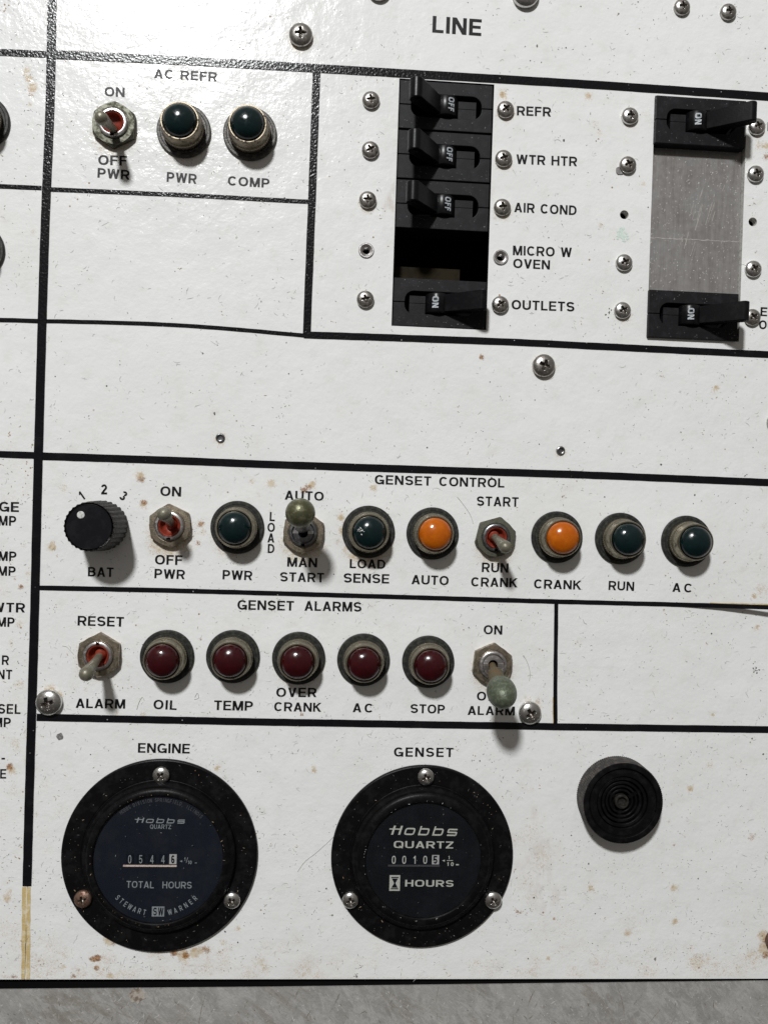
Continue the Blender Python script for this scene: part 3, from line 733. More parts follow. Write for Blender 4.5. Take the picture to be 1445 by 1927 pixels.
for f in ([(258,1335),(262,1322),(268,1312),(272,1318)],[(367,1312),(372,1304),(374,1313),(366,1316)],[(118,1215),(126,1217),(133,1224),(139,1231)],
          [(985,1233),(993,1250),(997,1268),(995,1281)],[(1096,1165),(1099,1172),(1103,1174)],[(560,1640),(575,1620),(600,1600),(640,1560),(660,1520)],[(860,935),(872,950),(884,968),(890,985)],[(983,1233),(986,1237)]):
    fibre(f)
# fleck cluster and chips
mb = MB(); rr = random.Random(5)
for (cx, cy, n, s_) in ((1420,1261,16,3.2),(1417,1246,2,1),(157,1022,7,3),(404,777,6,3),(1400,895,4,3),(672,1836,10,3),(1417,499,6,3),(1146,588,8,4)):
    for _ in range(n):
        p = P(cx+rr.gauss(0,s_), cy+rr.gauss(0,s_)); r = rr.uniform(.7,2.0)
        mb.add([(p.x+r*rr.uniform(.5,1.1)*cos(i*pi/3), p.y+r*rr.uniform(.5,1.1)*sin(i*pi/3), .6) for i in range(6)], [(0,1,2,3,4,5)])
for (a, b, r) in ((1010,86,2.0),(1232,1804,2.6),(1107,1625,1.6),(1060,264,2.2),(736,1026,1.5)):
    p = P(a,b); mb.add([(p.x+r*rr.uniform(.6,1.2)*cos(i*pi/4), p.y+r*1.4*rr.uniform(.6,1.2)*sin(i*pi/4), .7) for i in range(8)], [tuple(range(8))])
tag(mb.build('dark_flecks', 'speck_dark', panel), kind='stuff')
mb = MB()
for a, b, r in ((113.5,1386,6.2),):
    p = P(a,b); mb.prism([(p.x+r*k*cos(i*pi/5), p.y+r*k*1.15*sin(i*pi/5)) for i, k in enumerate((1,.9,1.1,.85,1,1.1,.9,1,.8,1.05))], .1, .7)
mb.build('paint_chip', 'chip', panel)
mb = MB(); rr = random.Random(9)
for _ in range(46):
    a = rr.uniform(0,2*pi); q = rr.random()**.6*15; p = mint+Vector((q*cos(a)*.8, q*sin(a), .3)); r = rr.uniform(1.2,3.4)
    mb.add([(p.x+r*rr.uniform(.5,1.1)*cos(i*pi/3.5), p.y+r*rr.uniform(.5,1.1)*sin(i*pi/3.5), .3+_*.004) for i in range(7)], [tuple(range(7))])
mb.build('mint_smudge', mat_plain('mint_paint', (.60,.72,.65), .5, 0, 3, (.68,.76,.70), 4, 0), panel)

# ================================================================== SCREWS
def screw_mesh(R=22.0, H=None, name='head', n=72, rec=.50, seed=0):
    H = H or R*.72; rings = 30; mb = MB(); vs = []; mk = []
    def dome(q): return H*(.30+.70*math.sqrt(max(0,1-(q*.97)**2.2)))
    def ss(a,b,x): t = max(0,min(1,(x-a)/(b-a))); return t*t*(3-2*t)
    fs = []
    for k in range(rings+1):
        q = k/rings
        for i in range(n):
            t = 2*pi*i/n; x, y = q*cos(t), q*sin(t)
            z = dome(q)
            ax, ay = abs(x), abs(y); L, w_ = rec, .12
            m = max((1-ss(w_*.75,w_*1.25,ay))*(1-ss(L*.86,L,ax)), (1-ss(w_*.75,w_*1.25,ax))*(1-ss(L*.86,L,ay)))
            m = max(m, 1-ss(.13,.21,q))
            depth = H*(.62-.55*min(1,q/rec)**1.5)
            z -= m*max(.08*H, depth)
            vs.append((x*R, y*R, z)); mk.append(m)
    base = len(vs)
    for i in range(n):
        t = 2*pi*i/n; vs.append((R*1.0*cos(t), R*1.0*sin(t), H*.12))
    for i in range(n):
        t = 2*pi*i/n; vs.append((R*.90*cos(t), R*.90*sin(t), 0))
    for k in range(rings+2):
        for i in range(n):
            j = (i+1) % n; a = k*n
            fs.append((a+i, a+n+i, a+n+j, a+j))
    mb.add(vs, fs)
    for q, f in enumerate(fs):
        if all(i < len(mk) for i in f) and sum(mk[i] for i in f) > 2.0: mb.mi[q] = 1
    return mb
screw_groups = []
def make_screw(mat, R, name='screw'):
    return screw_mesh(R).build(name, [mat,'recess'], None, 38)
base_screw = {}
def screw(px, py, R, mat, spin, label, group):
    k = (round(R*2)/2, mat); zc = R*.3
    if k not in base_screw: o = base_screw[k] = make_screw(mat, k[0])
    else: o = base_screw[k].copy(); link(o)
    p = P(px, py, zc); put(o, (p.x, p.y, 0), spin, label); o['category'] = 'screw'; o['group'] = group
    return o
gb = 'screws that hold the white panel'
gs = 'screws that hold the breakers'
sp = random.Random(4)
for px, py, R, m, a, l in [
 (566,65,21.5,'steel',.05,'large pan head screw above the top black line, left of the word LINE'),
 (713,-21,21,'steel',.3,'large screw cut off at the top edge, left one above the word LINE'),
 (989,-12,25,'steel_bright',.5,'large screw cut off at the top edge, right one above the word LINE'),
 (1023,688,21.5,'steel',-.35,'large screw alone in the empty white band below the OUTLETS breaker'),
 (92,1322,23.5,'steel_bright',.32,'large bright screw with rusty flakes at the left end of the ALARM row'),
 (997,1342,21.5,'steel_bright',.55,'large bright screw on the tape line right of the big ALARM toggle'),
 (1464,795,21,'steel',.2,'screw cut off by the right edge in the empty white band'),
 (1463,1771,23,'rusty_steel',.2,'rust stained screw cut off by the right edge near the bottom'),
 (1283,13,15.5,'steel',.1,'smaller screw at the top right, left one of the pair'),
 (1370,22,15.5,'steel',.1,'smaller brownish screw at the top right, right one of the pair')]: screw(px,py,R,m,a,l,gb)
for px, py, m, a, l in [
 (698,188,'steel',.15,'screw left of the top breaker, in line with REFR'),(697,282,'steel',.55,'screw left of the second breaker, in line with WTR HTR'),
 (692,376,'steel',.0,'screw left of the third breaker, in line with AIR COND'),(687.5,563,'steel',.25,'screw left of the bottom breaker, in line with OUTLETS'),
 (951,206,'steel',.7,'screw touching the left of the word REFR'),(947.5,298,'steel',.35,'screw touching the left of the words WTR HTR'),
 (945,390,'steel',.1,'screw touching the left of the words AIR COND'),(941,573,'steel',.6,'screw touching the left of the word OUTLETS'),
 (1185,218,'steel_bright',.1,'screw left of the top right breaker, highest of its column'),(1181,310,'steel',.45,'screw with a dark glue blob at its lower left, beside the grey plate'),
 (1174,494,'steel_bright',.5,'screw left of the lower part of the grey plate, under the mint smudge'),(1171,584,'steel_bright',.5,'screw left of the bottom right breaker, lowest of its column'),
 (1424,238,'steel_bright',.4,'screw half behind the handle tip of the top right breaker'),(1421.5,327,'steel_bright',.3,'screw at the right edge, upper right of the grey plate'),
 (1417,506,'steel_bright',.55,'screw at the right edge, lower right of the grey plate'),(1415,597,'steel',.65,'screw half behind the handle tip of the bottom right breaker')]:
    screw(px,py,15.8,m,a,l,gs)
# worn stain below second screw of the third column
mb = MB(); p = P(1166,321.5)
mb.prism([(p.x+9*k*cos(i*pi/6), p.y+8*k*sin(i*pi/6)) for i, k in enumerate((1,.95,1,.85,1,1.05,.9,1,1.05,.9,1,.95))], .1, 1.6)
tag(mb.build('glue_blob', 'chip', None, 30), 'grey glue blob under the screw left of the grey plate', 'glue')
# threaded inserts
def insert(px, py, label):
    mb = MB(); p = P(px,py)
    prof = [(14.5,0),(14.5,1.6),(13.5,2.2),(11.5,2.2),(10.5,1.5),(8.6,1.0),(7.4,.2)]
    z = -1
    for i in range(7): prof += [(6.6,z),(7.3,z-1.2)]; z -= 2.6
    mb.lathe(prof, 40); o = mb.build('threaded_insert', 'silver', None, 30, (p.x,p.y,0)); tag(o, label, 'threaded insert', 'open threaded inserts')
insert(689,471.5,'empty threaded insert left of the open breaker slot')
insert(941.5,484.5,'empty threaded insert left of the words MICRO W OVEN')
def rivet(px, py, spin, label):
    p = P(px,py); mb = MB()
    mb.lathe([(8.4,0),(8.6,1.5),(7.8,3.2),(6.2,3.8),(4.6,3.2),(4.3,.8),(0.01,.8)], 32); 
    tag(mb.build('rivet','dark_steel',None,35,(p.x,p.y,0)), label, 'rivet', 'small rivets in the white band')
rivet(415,824,0,'small hollow rivet in the white band, left one')
rivet(1054,848,0,'small hollow rivet in the white band, right one near the tape line')

# ================================================================== PILOT LIGHTS
def pilot(lens_mat, bezel='nickel', washer='washer', k=1.0):
    root = empty('pilot_light', (0,0,0), 0, 'x', 'pilot light', 'pilot lights on the panel')
    mb = MB(); mb.lathe([(30*k,0),(48.8*k,0),(49.6*k,1.2),(49.3*k,4.6),(47.6*k,6.0),(43.5*k,6.0),(42.8*k,5.2),(42*k,6.0),(30*k,6.2)], 72)
    mb.build('washer', washer, root, 35)
    mb = MB(); n = 180
    def kn(t, r, z, i):
        if i in (1,2,3): r -= .9*(1 if round(t/(2*pi)*n) % 3 == 0 else 0)
        return r, z
    mb.lathe([(36,6.2),(38.3,7),(38.4,12),(38.3,19),(37,20.5),(36.2,21.5),(36.6,24),(36,30),(34.8,38),(34.6,42.5),(33.6,44),(31.8,44),(30.9,43),(30.6,40)], n, kn)
    mb.build('bezel', bezel, root, 32)
    mb = MB(); pr = []
    for i in range(15):
        t = i/14*pi/2; pr.append((max(.02,30.4*cos(t)), 42+20*sin(t)))
    mb.lathe([(30.4,36)]+pr, 64); mb.build('lens', lens_mat, root, 80)
    return root
protos = {}
def lamp(kind, px, py, label, bezel='nickel', washer='washer', spin=0):
    key = (kind,bezel,washer)
    o = protos.get(key)
    o = copy_tree(o) if o else pilot('lens_'+kind, bezel, washer)
    protos.setdefault(key, o); p = P(px,py,5); put(o, (p.x,p.y,0), spin, label); return o
lamp('green',346,245.5,'green pilot light above PWR in the AC REFR box','nickel_top','washer_scuffed')
lamp('green',470.5,251,'green pilot light above COMP in the AC REFR box','nickel_top','washer_scuffed',.4)
lamp('green',446.6,992.5,'dark green pilot light above PWR in the GENSET CONTROL row',spin=.3)
o = lamp('green',693.4,1001,'dark green pilot light with a white chip above LOAD SENSE',spin=.9)
lamp('amber',814,1004,'amber pilot light above AUTO',spin=.2)
lamp('amber',1048,1011,'amber pilot light above CRANK, right of the START toggle',spin=1.2)
lamp('green',1167.5,1013.5,'dark green pilot light above RUN, between amber CRANK and AC',spin=.5)
lamp('green',1291.6,1018.6,'dark green pilot light above AC, rightmost of the GENSET CONTROL row',spin=1.7)
for i, (x, y, t) in enumerate([(314.4,1236,'OIL'),(438.3,1236,'TEMP'),(562,1239,'OVER CRANK'),(684,1242,'AC'),(805.8,1245.8,'STOP')]):
    lamp('red',x,y,'dark red pilot light above %s in the GENSET ALARMS row' % t, spin=i*.7)
lamp('green',-34,228,'pilot light cut off by the left edge, upper one, beside the brown stain')
lamp('green',-44,470,'pilot light cut off by the left edge, lower one')
# white chip on the LOAD SENSE lens
ls = o; mb = MB(); rr = random.Random(2)
for cx, cy, n in ((-19,5,14),(-13,2,7)):
    for _ in range(n):
        x = cx+rr.gauss(0,2.4); y = cy+rr.gauss(0,2.4); r = rr.uniform(.5,1.5)
        pts = []
        for i in range(6):
            qx, qy = x+r*rr.uniform(.5,1.2)*cos(i*pi/3), y+r*rr.uniform(.5,1.2)*sin(i*pi/3)
            pts.append((qx, qy, 42+20*math.sqrt(max(0,1-(qx*qx+qy*qy)/30.4**2))+.5))
        mb.add(pts, [(0,1,2,3,4,5)])
mb.build('paint_chip', 'dot', ls, None, None, -.9)
# hair on the amber CRANK light
p0 = P(1048,1011,5)

# ================================================================== TOGGLE SWITCHES
def hexr(t, R, ph):
    a = (t-ph) % (pi/3)-pi/6
    return R*cos(pi/6)/cos(a)
def capsule_along(mb, base, tip, r0, r1, rtip, n=28, ball=False, stretch=1.0, neck=None):
    base, tip = Vector(base), Vector(tip); ax = (tip-base); L = ax.length; ax.normalize()
    q = ax.to_track_quat('Z','X').to_matrix().to_4x4(); mat = Matrix.Translation(base) @ q
    pr = []
    if ball:
        b0 = rtip*stretch; zc = L
        pr = [(r0,0),(r0,L-b0*.98)]
        a0 = math.asin(min(1,r1/rtip))
        for i in range(17):
            t = pi-a0-(pi-a0)*i/16
            st = stretch*(1.0 if t < pi/2 else 1.12)
            pr.append((max(.02,rtip*sin(t)), zc+rtip*st*cos(t)))
        pr = pr[2:]
    else:
        pr = [(r0,0),(r0,L*.25),(r1,L*.6),(rtip,L-rtip*.4)]
        for i in range(1,9):
            t = i/8*pi/2; pr.append((max(.02,rtip*cos(t)), L-rtip*.4+rtip*sin(t)))
    mb.lathe(pr, n, None, mat); return mat, L
def toggle(px, py, R, nutmat, ph, tip, ztip, label, boot='boot_red', lever='lever', big=False, rt=12, inner='silver', stretch=1.0, neckmat='dark_steel', keyed=False, basexy=(0,0)):
    p = P(px,py,8); root = empty('toggle_switch', (p.x,p.y,0), 0, label, 'toggle switch', 'toggle switches on the panel')
    rc = R*.885
    def hx(t, r, z, k):
        if k in (1,2): r = hexr(t,R,ph)
        if k == 1: return r, 0
        if k == 2: return r, 13-max(0,(r-rc))*1.0
        return r, z
    mb = MB(); mb.lathe([(26,0),(R,0),(R,13),(rc,13.4),(R*.70,13.8),(R*.66,13.0),(26,13.0)], 96, hx); mb.build('nut', nutmat, root, 28)
    mb = MB(); mb.lathe([(R*.6,0),(R*.86,0),(R*.86,.8),(R*.8,1.6)], 60); mb.build('lock_washer', 'dark_steel', root, 30)
    # threaded bushing
    mb = MB(); mb.lathe([(26.8,10),(26.8,13.5),(26.0,14.2),(26.8,15),(26.8,16),(25.6,18.5),(24,19.3),(21.4,19.3),(20.2,18),(19.6,8)], 56); mb.build('bushing', inner, root, 35)
    mb = MB(); mb.box((-3.4,-25.5 if not keyed else 21,14),(3.4,-21 if not keyed else 25.5,19.6)); mb.build('keyway', 'void', root)
    T = P(tip[0],tip[1],ztip); tv = (T.x-p.x, T.y-p.y, ztip); bv = (basexy[0], basexy[1], 6)
    if not big:
        mb = MB(); mb.lathe([(20.2,16),(18.8,17.4),(17.2,16.4),(15.6,11.5),(13.5,6),(9,3),(.02,2)], 40); mb.build('boot', boot, root, 50)
        mb = MB(); d = (Vector(tv)-Vector(bv)); q = d.normalized()
        capsule_along(mb, bv, Vector(bv)+q*10, 10.5, 9.5, 8.6, 28); mb.build('boot_collar', boot, root, 60)
        mb = MB(); capsule_along(mb, Vector(bv)+q*8, Vector(tv), 7.2, 9.2, rt); mb.build('lever', lever, root, 60)
    else:
        mb = MB(); mb.lathe([(20.5,14.5),(17,15.6),(9.5,15.6),(8.6,8),(7,4)], 40); mb.build('bushing_plate', 'dark_steel' if inner != 'silver' else 'silver', root, 35)
        mb = MB(); mb.box((-8.8,-2,15.7),(-19,3,17.2)); mb.box((8.8,-2,15.7),(19,3,17.2)); mb.build('pivot_pin', 'silver', root)
        mb = MB(); mb.lathe([(9.6,9.5),(.02,9)], 24); mb.build('slot_floor', 'void', root)
        d = (Vector(tv)-Vector(bv)); q = d.normalized(); L = d.length
        mb = MB(); mat = Matrix.Translation(Vector(bv)) @ q.to_track_quat('Z','X').to_matrix().to_4x4()
        mb.lathe([(7.0,0),(7.0,L*.24),(11.5,L*.28),(14.5,L*.36),(13.5,L*.40),(15,L*.45),(14,L*.49),(15,L*.54),(14.2,L-rt*.8)], 32, None, mat); mb.build('neck', neckmat, root, 40)
        mb = MB(); capsule_along(mb, bv, tv, 13, 13.2, rt, 44, True, stretch); mb.build('lever_ball', lever, root, 70)
    return root
toggle(215,234,42.5,'nut_green',.50,(190,221),92,'toggle switch with red boot between ON and OFF PWR in the AC REFR box', rt=11.6, basexy=(2,-10))
toggle(320.5,989.5,41.5,'nut_brown',.62,(309,966.5),92,'toggle switch with red boot below ON in the GENSET CONTROL row', rt=12.4, basexy=(2,4))
toggle(571,1002,41.5,'nut_brown',.45,(565.3,965.5),118,'large ball ended toggle switch between AUTO and MAN START', lever='ball_olive', big=True, rt=25.8, inner='dark_steel', basexy=(0,2))
toggle(932,1011.5,40.5,'nut_green',.30,(952,1030.5),88,'toggle switch with red boot between START and RUN CRANK', rt=11.6, inner='dark_steel', basexy=(-4,3))
toggle(187,1233,42,'nut_brown',.52,(161.5,1270.5),92,'toggle switch with red boot between RESET and ALARM', rt=12.6, keyed=True, basexy=(3,2))
toggle(926,1250,41,'nut_brown',.42,(943.6,1303),112,'large toggle switch with worn green ball below ON, covering OFF ALARM', lever='ball_green', big=True, rt=26.4, stretch=1.36, neckmat='neck_rust', basexy=(0,-2))

# ================================================================== BAT KNOB
p = P(194,989,0)
knob = empty('rotary_knob', (p.x,p.y,0), 0, 'black ribbed rotary knob with white dot below the numbers 1 2 3', 'knob')
def flute(t, r, z, k): return (r-2.6*(.5-.5*cos(t*30))**1.3 if 0 < k < 6 else r), z
mb = MB(); mb.lathe([(40,0),(46.5,1.5),(46,20),(44.6,60),(44.0,79),(43.6,82.0),(42.0,83.4)], 360, flute); mb.build('knob_skirt', 'knob_side', knob, 40)
mb = MB(); mb.lathe([(39.5,82.0),(39.4,84.5),(38.9,84.8),(38.6,83.6),(.02,83.6)], 72); mb.build('knob_cap', 'knob_face', knob, 30)
f = P(152.5,969,85); mb = MB(); mb.lathe([(6.6,83.6),(6.6,84.6),(5.8,85.3),(.02,85.4)], 24, None, Matrix.Translation((f.x-p.x,f.y-p.y,0))); mb.build('dot', 'dot', knob, 40)

# ================================================================== BREAKERS
def breaker(cx, cy, state, ztop, label):
    root = empty('circuit_breaker', (cx,cy,ztop), 0, label, 'circuit breaker', 'circuit breakers in the panel openings')
    hw, hh = 88.2, 45.2
    sl, sr, sh = (-66, 68, 21.5)
    for sg in (1,-1):
        poly = [(-hw,.5),(sl,.5)]
        # slot corner arc
        a = [(sl+17-17*cos(t), sh-17+17*sin(t)) for t in [i/6*pi/2 for i in range(7)]]
        b = [(sr-19+19*sin(t), sh-19+19*cos(t)) for t in [i/6*pi/2 for i in range(7)]]
        poly += a+b+[(sr,.5),(hw,.5),(hw,hh),(-hw,hh)]
        poly = [(x, y*sg) for x,y in poly]
        if sg > 0: poly = poly[::-1]
        mb = MB(); mb.prism(poly, -60, 0)
        o = mb.build('case_half', 'breaker', root)
        bv = o.modifiers.new('edge', 'BEVEL'); bv.width = 1.1*S; bv.segments = 2; bv.limit_method = 'ANGLE'; bv.angle_limit = radians(40)
    x0, x1 = (24, 58) if state == 'OFF' else (-57,-27)
    mb = MB(); mb.box((x0,-20.5,-30),(x1,-.5,-6)); mb.box((x0,.5,-30),(x1,14,-6)); mb.build('slot_block', 'breaker', root)
    mb = MB(); mb.box((sl-1,-24,-45),(sr+1,24,-38)); mb.build('slot_floor', 'void', root)
    # drum, axis along y
    rd = 23.0; zc = -13.0; cxd = 1.0 if state == 'OFF' else -4.0
    Q = Matrix.Translation((cxd,0,zc)) @ Matrix.Rotation(-pi/2,4,'X')
    mb = MB(); mb.lathe([(.02,-19),(rd-3,-19),(rd-1,-18),(rd,-16.5),(rd,16),(rd-1,18),(rd-3,19),(.02,19)], 64, None, Q); drum = mb.build('handle_drum', 'breaker_gloss', root, 35)
    mb = MB(); xt = 7.5 if state == 'OFF' else -5.5
    def zf(x, y): return zc+math.sqrt(max(1,(rd+1.5)**2-(x-cxd)**2))
    txt = state; ch = 11.5; L = 25.5 if state == 'OFF' else 21.5
    # text reads downwards: baseline on the left, running from top to bottom
    text_span(mb, txt, (cxd+xt-ch/2, L/2), (cxd+xt-ch/2, -L/2), ch, .21, .0, 3.5, zf)
    mb.build('lettering', 'print_breaker', drum)
    # lever: side outline in x-z, extruded along y
    if state == 'OFF': tx, tz, rt, sx_ = -61, 54, 13.5, -1
    else: tx, tz, rt, sx_ = (73 if cx < 400 else 75), (36 if cx < 400 else 44), 10.5, 1
    tip = Vector((tx, tz)); b1 = Vector((cxd+sx_*12, zc+rd*.86)); b2 = Vector((cxd+sx_*(rd*.99), zc+2))
    d = (tip-b1).normalized(); nn = Vector((-d.y,d.x))*( -sx_ if False else 1)
    # outline: b1 (upper root) -> tip cap -> b2 (lower root)
    if sx_ < 0: nn = Vector((d.y,-d.x))
    up = nn if nn.y > 0 else -nn
    a0 = atan2(up.y, up.x); steps = 12; out = [b1]
    dirn = -1 if sx_ > 0 else 1
    for i in range(steps+1):
        t = a0+dirn*pi*i/steps; out.append(tip+Vector((cos(t),sin(t)))*rt)
    out.append(b2)
    vs = []; n = len(out)
    for sgn, in ((1,),(-1,)):
        for q in out:
            t = max(0,min(1,(q-b1).dot(d)/(tip-b1).length)); wy = 16.5+1.5*t
            vs.append((q.x, sgn*wy, q.y))
    fs = [tuple(range(n)), tuple(range(2*n-1,n-1,-1))]+[(i,n+i,n+(i+1)%n,(i+1)%n) for i in range(n)]
    mb = MB(); mb.add(vs, fs)
    bm = bmesh.new(); me = bpy.data.meshes.new('t'); me.from_pydata([tuple(v) for v in mb.v], [], mb.f); bm.from_mesh(me); bmesh.ops.recalc_face_normals(bm, faces=bm.faces); 
    mb2 = MB(); mb2.add([tuple(v.co) for v in bm.verts], [[v.index for v in f_.verts] for f_ in bm.faces]); bm.free(); bpy.data.meshes.remove(me)
    o = mb2.build('lever', 'breaker_gloss' if state == 'OFF' else 'lever_black', root, 32)
    bv = o.modifiers.new('edge', 'BEVEL'); bv.width = 1.3*S; bv.segments = 2; bv.limit_method = 'ANGLE'; bv.angle_limit = radians(40)
    slivers('dust', 'dust_dim', root, 26, (-84,-43,84,-23), .3, (1,3), (.4,1.1), 0, int(cx+cy), .8)
    slivers('dust', 'dust_dim', root, 18, (-84,24,84,43), .3, (1,3), (.4,1.1), 0, int(cx*2+cy), .8)
    # bore in the side of the tip
    mb = MB(); mb.lathe([(5.5,0),(5.5,.5),(4.2,.6),(3.9,-.1)], 24, None, Matrix.Translation((tx,-18.1,tz)) @ Matrix.Rotation(pi/2,4,'X'))
    mb.build('bore', 'black_plastic', root, 30)
    return root
breaker(184.6, 761.8, 'OFF', -1.5, 'black circuit breaker set to OFF beside REFR, topmost of the left opening')
breaker(184.6, 668.6, 'OFF', -2.5, 'black circuit breaker set to OFF beside WTR HTR')
breaker(184.4, 575.3, 'OFF', -2.0, 'black circuit breaker set to OFF beside AIR COND')
breaker(184.6, 389.8, 'ON', -1.0, 'black circuit breaker set to ON beside OUTLETS, below the empty slot')
breaker(673.4, 758.5, 'ON', 9.0, 'black circuit breaker set to ON at the top of the right opening')
breaker(673.0, 388.6, 'ON', 7.0, 'black circuit breaker set to ON at the bottom of the right opening')
# insulating block deep in the empty slot
mb = MB(); a = P(741,501,-70); b = P(862,600,-70); mb.box((a.x-60,b.y,-140),(b.x,a.y,-70))
tag(mb.build('insulator_block', 'olive_block', None), 'dark olive block deep inside the empty breaker slot', 'insulator block')
# grey plate in the right opening
pl = empty('blanking_plate', (0,0,0), 0, 'scratched grey blanking plate between the two right breakers', 'blanking plate')
y0, y1 = 436.5, 715.5
mb = MB(); mb.box((582,y0,-19),(767.0,y1,-12)); o = mb.build('plate', 'plate', pl)
mb = MB(); pts = []; rr = random.Random(8); A = P(1222,447,-11.9); B = P(1392,455,-11.9)
for i in range(41):
    t = i/40; q = A+(B-A)*t; dy = rr.uniform(-.9,.9); w_ = rr.uniform(.3,1.0); pts += [(q.x,q.y+dy+w_,-11.8),(q.x,q.y+dy-w_,-11.8)]
mb.add(pts, [(2*i,2*i+1,2*i+3,2*i+2) for i in range(40)]); mb.build('crack_line', 'plate_scratch', pl)
mb = MB()
for _ in range(16):
    x = rr.uniform(1300,1345); y = rr.uniform(380,410) if _ < 11 else rr.uniform(430,480); L = rr.uniform(14,44); q = P(x,y,-11.9); q2 = P(x-L*.30,y+L,-11.9); w_ = rr.uniform(.2,.45)
    if _ > 10: q = P(x-25,y,-11.9); q2 = P(x-25-L*.3,y+L,-11.9)
    mb.add([(q.x-w_,q.y,-11.8),(q2.x-w_,q2.y,-11.8),(q2.x+w_,q2.y,-11.8),(q.x+w_,q.y,-11.8)], [(0,1,2,3)])
slivers('scuffs', 'plate_scratch', pl, 330, (590,436,763,712), -11.85, (1,7), (.7,2.2), 1.4, 51, .6)
slivers('scuffs', 'dot', pl, 60, (590,436,763,712), -11.75, (1,3), (1.0,2.4), 1.4, 52, .6)
tag(mb.build('scratches', mat_plain('bright_scratch', (.42,.39,.35), .5, 0, 3, None, 3, 0), pl), kind='stuff')

# ================================================================== HOUR METERS
def hour_meter(px, py, R, label, rin, rg, face, zt=24):
    p = P(px,py,5); root = empty('hour_meter', (p.x,p.y,0), 0, label, 'hour meter', 'round black hour meters')
    mb = MB(); mb.lathe([(R-40,0),(R-1,0),(R,1.5),(R,5.5),(R-.9,7.2),(R-2.5,8),(rin+4.5,8.4),(rin+3,7.6),(rin+1.5,8.2)], 160); mb.build('flange', 'black_plastic', root, 25)
    mb = MB(); mb.lathe([(rin+1.5,5),(rin+1,12),(rin-.5,16),(rin-3.5,19.5),(rin-6,20.2),(rin-8,20),(rin-10,22.5),(rin-13,24.5),(rg+4,25.4),(rg+1.5,25.0),(rg,23.5),(rg-.5,17)], 160); mb.build('bezel', 'black_plastic', root, 28)
    mb = MB(); mb.lathe([(rg+1,19.0),(.02,19.0)], 96); f = mb.build('dial', face, root)
    mb = MB(); mb.lathe([(rg+.5,23.0),(.02,23.0)], 96); mb.build('glass', 'glass', root)
    return root, p, f
def g_local(p, z=19.2):
    def T(px, py): q = P(px,py,z); return (q.x-p.x, q.y-p.y)
    return T
def gtext(par, T, t, x0, y0, x1, y1, cap, w, mat, z=19.3, e=2.3, slant=0):
    mb = MB(); text_span(mb, t, T(x0,y0), T(x1,y1), cap/1.013, w, z, e, None, slant, 1.75 if e > 3 else 1.1); return mb.build('lettering', mat, par)
def hobbs(par, T, x0, x1, yb_, cap, w, mat):
    "slanted wide logotype; cap = height of the H"
    A = Vector(T(x0,yb_)); B = Vector(T(x1,yb_+(x1-x0)*.022)); u = (B-A).normalized(); v = Vector((-u.y,u.x)); L = (B-A).length
    mb = MB(); ww = w; h = ww/2; polys = []
    xh = .80; sl = .28
    def shear(q): return [Vector((p_.x+p_.y*sl*cap/L*1.0, p_.y)) for p_ in q]
    def rrect(xa, xb, y0, y1, closed=True, part=None):
        cy = (y0+y1)/2; pts = []
        for i in range(32):
            t = 2*pi*i/32; c, s_ = cos(t), sin(t); e_ = .42
            pts.append(((xa+xb)/2+(xb-xa)/2*math.copysign(abs(c)**e_,c), cy+(y1-y0)/2*math.copysign(abs(s_)**e_,s_)))
        return pts
    # work in units of cap for both axes
    k = L/cap
    def rib(pts, closed=False): polys.extend(ribbon(pts, ww, closed))
    lw = k*.145; gap = k*.058
    # H
    x = .15*k
    rib([(.03*k+0,0),(.03*k,1)]) if False else None
    hx0, hx1 = .05*k, .150*k
    polys.append(rect(hx0-ww*.7,0,hx0+ww*.7,1.0)); polys.append(rect(hx1-ww*.7,0,hx1+ww*.7,1.0)); polys.append(rect(-.012*k,.56,hx1,.56+ww*.8)); polys.append(rect(-.03*k,.80,hx0,.80+ww*.8)) if False else None
    x = .215*k
    for ch in 'obbs':
        a, b = x+h, x+lw-h
        if ch == 'o': rib(rrect(a,b,h,xh-h), True)
        if ch == 'b': rib(rrect(a,b,h,xh-h), True); polys.append(rect(a-h,0,a+h,1.02))
        if ch == 's':
            m = xh/2; rib([(b,xh-h),(a+.06,xh-h),(a,xh-h-.06),(a,m+.05),(a+.06,m),(b-.06,m),(b,m-.05),(b,h+.06),(b-.06,h),(a,h)])
        x += lw+gap
    add_polys(mb, polys, lambda gx, gy_: tuple(A+u*((gx+gy_*sl)*cap)+v*(gy_*cap)), 19.3)
    return mb.build('lettering', mat, par)
def counter(root, T, digits, xs, ytop, ybot, cap, white_box, sill, dw):
    for i, (d, x) in enumerate(zip(digits, xs)):
        x0, x1 = (x-7.5, x+7.5) if i < 4 else white_box
        a = T(x0, ybot); b = T(x1, ytop)
        mb = MB(); mb.box((a[0],a[1],19.05),(b[0],b[1],19.7)); wh = mb.build('digit_wheel', 'wheel' if i < 4 else 'wheel_white', root)
        mb = MB(); c = T(x, (ytop+ybot)/2); wd_ = WD[d]*cap*dw
        off = .0
        add_polys(mb, glyph(d, .13 if i < 4 else .2, 2.6), lambda gx, gy_: (c[0]-wd_/2+gx*cap*dw, c[1]-cap/2+gy_*cap), 19.85)
        mb.build('digit', 'print_dim' if i < 4 and sill == 'line_tan' else ('print_cream' if i < 4 else 'wheel'), wh)
def mscrew(root, p, px, py, R, mat, spin):
    mb = screw_mesh(R); q = P(px,py,8+R*.3); o = mb.build('screw', [mat,'recess'], root, 38, (q.x-p.x,q.y-p.y,8.2), spin); 
    if mat == 'rusty_steel': o['label'] = 'rusty brown screw'
    return o
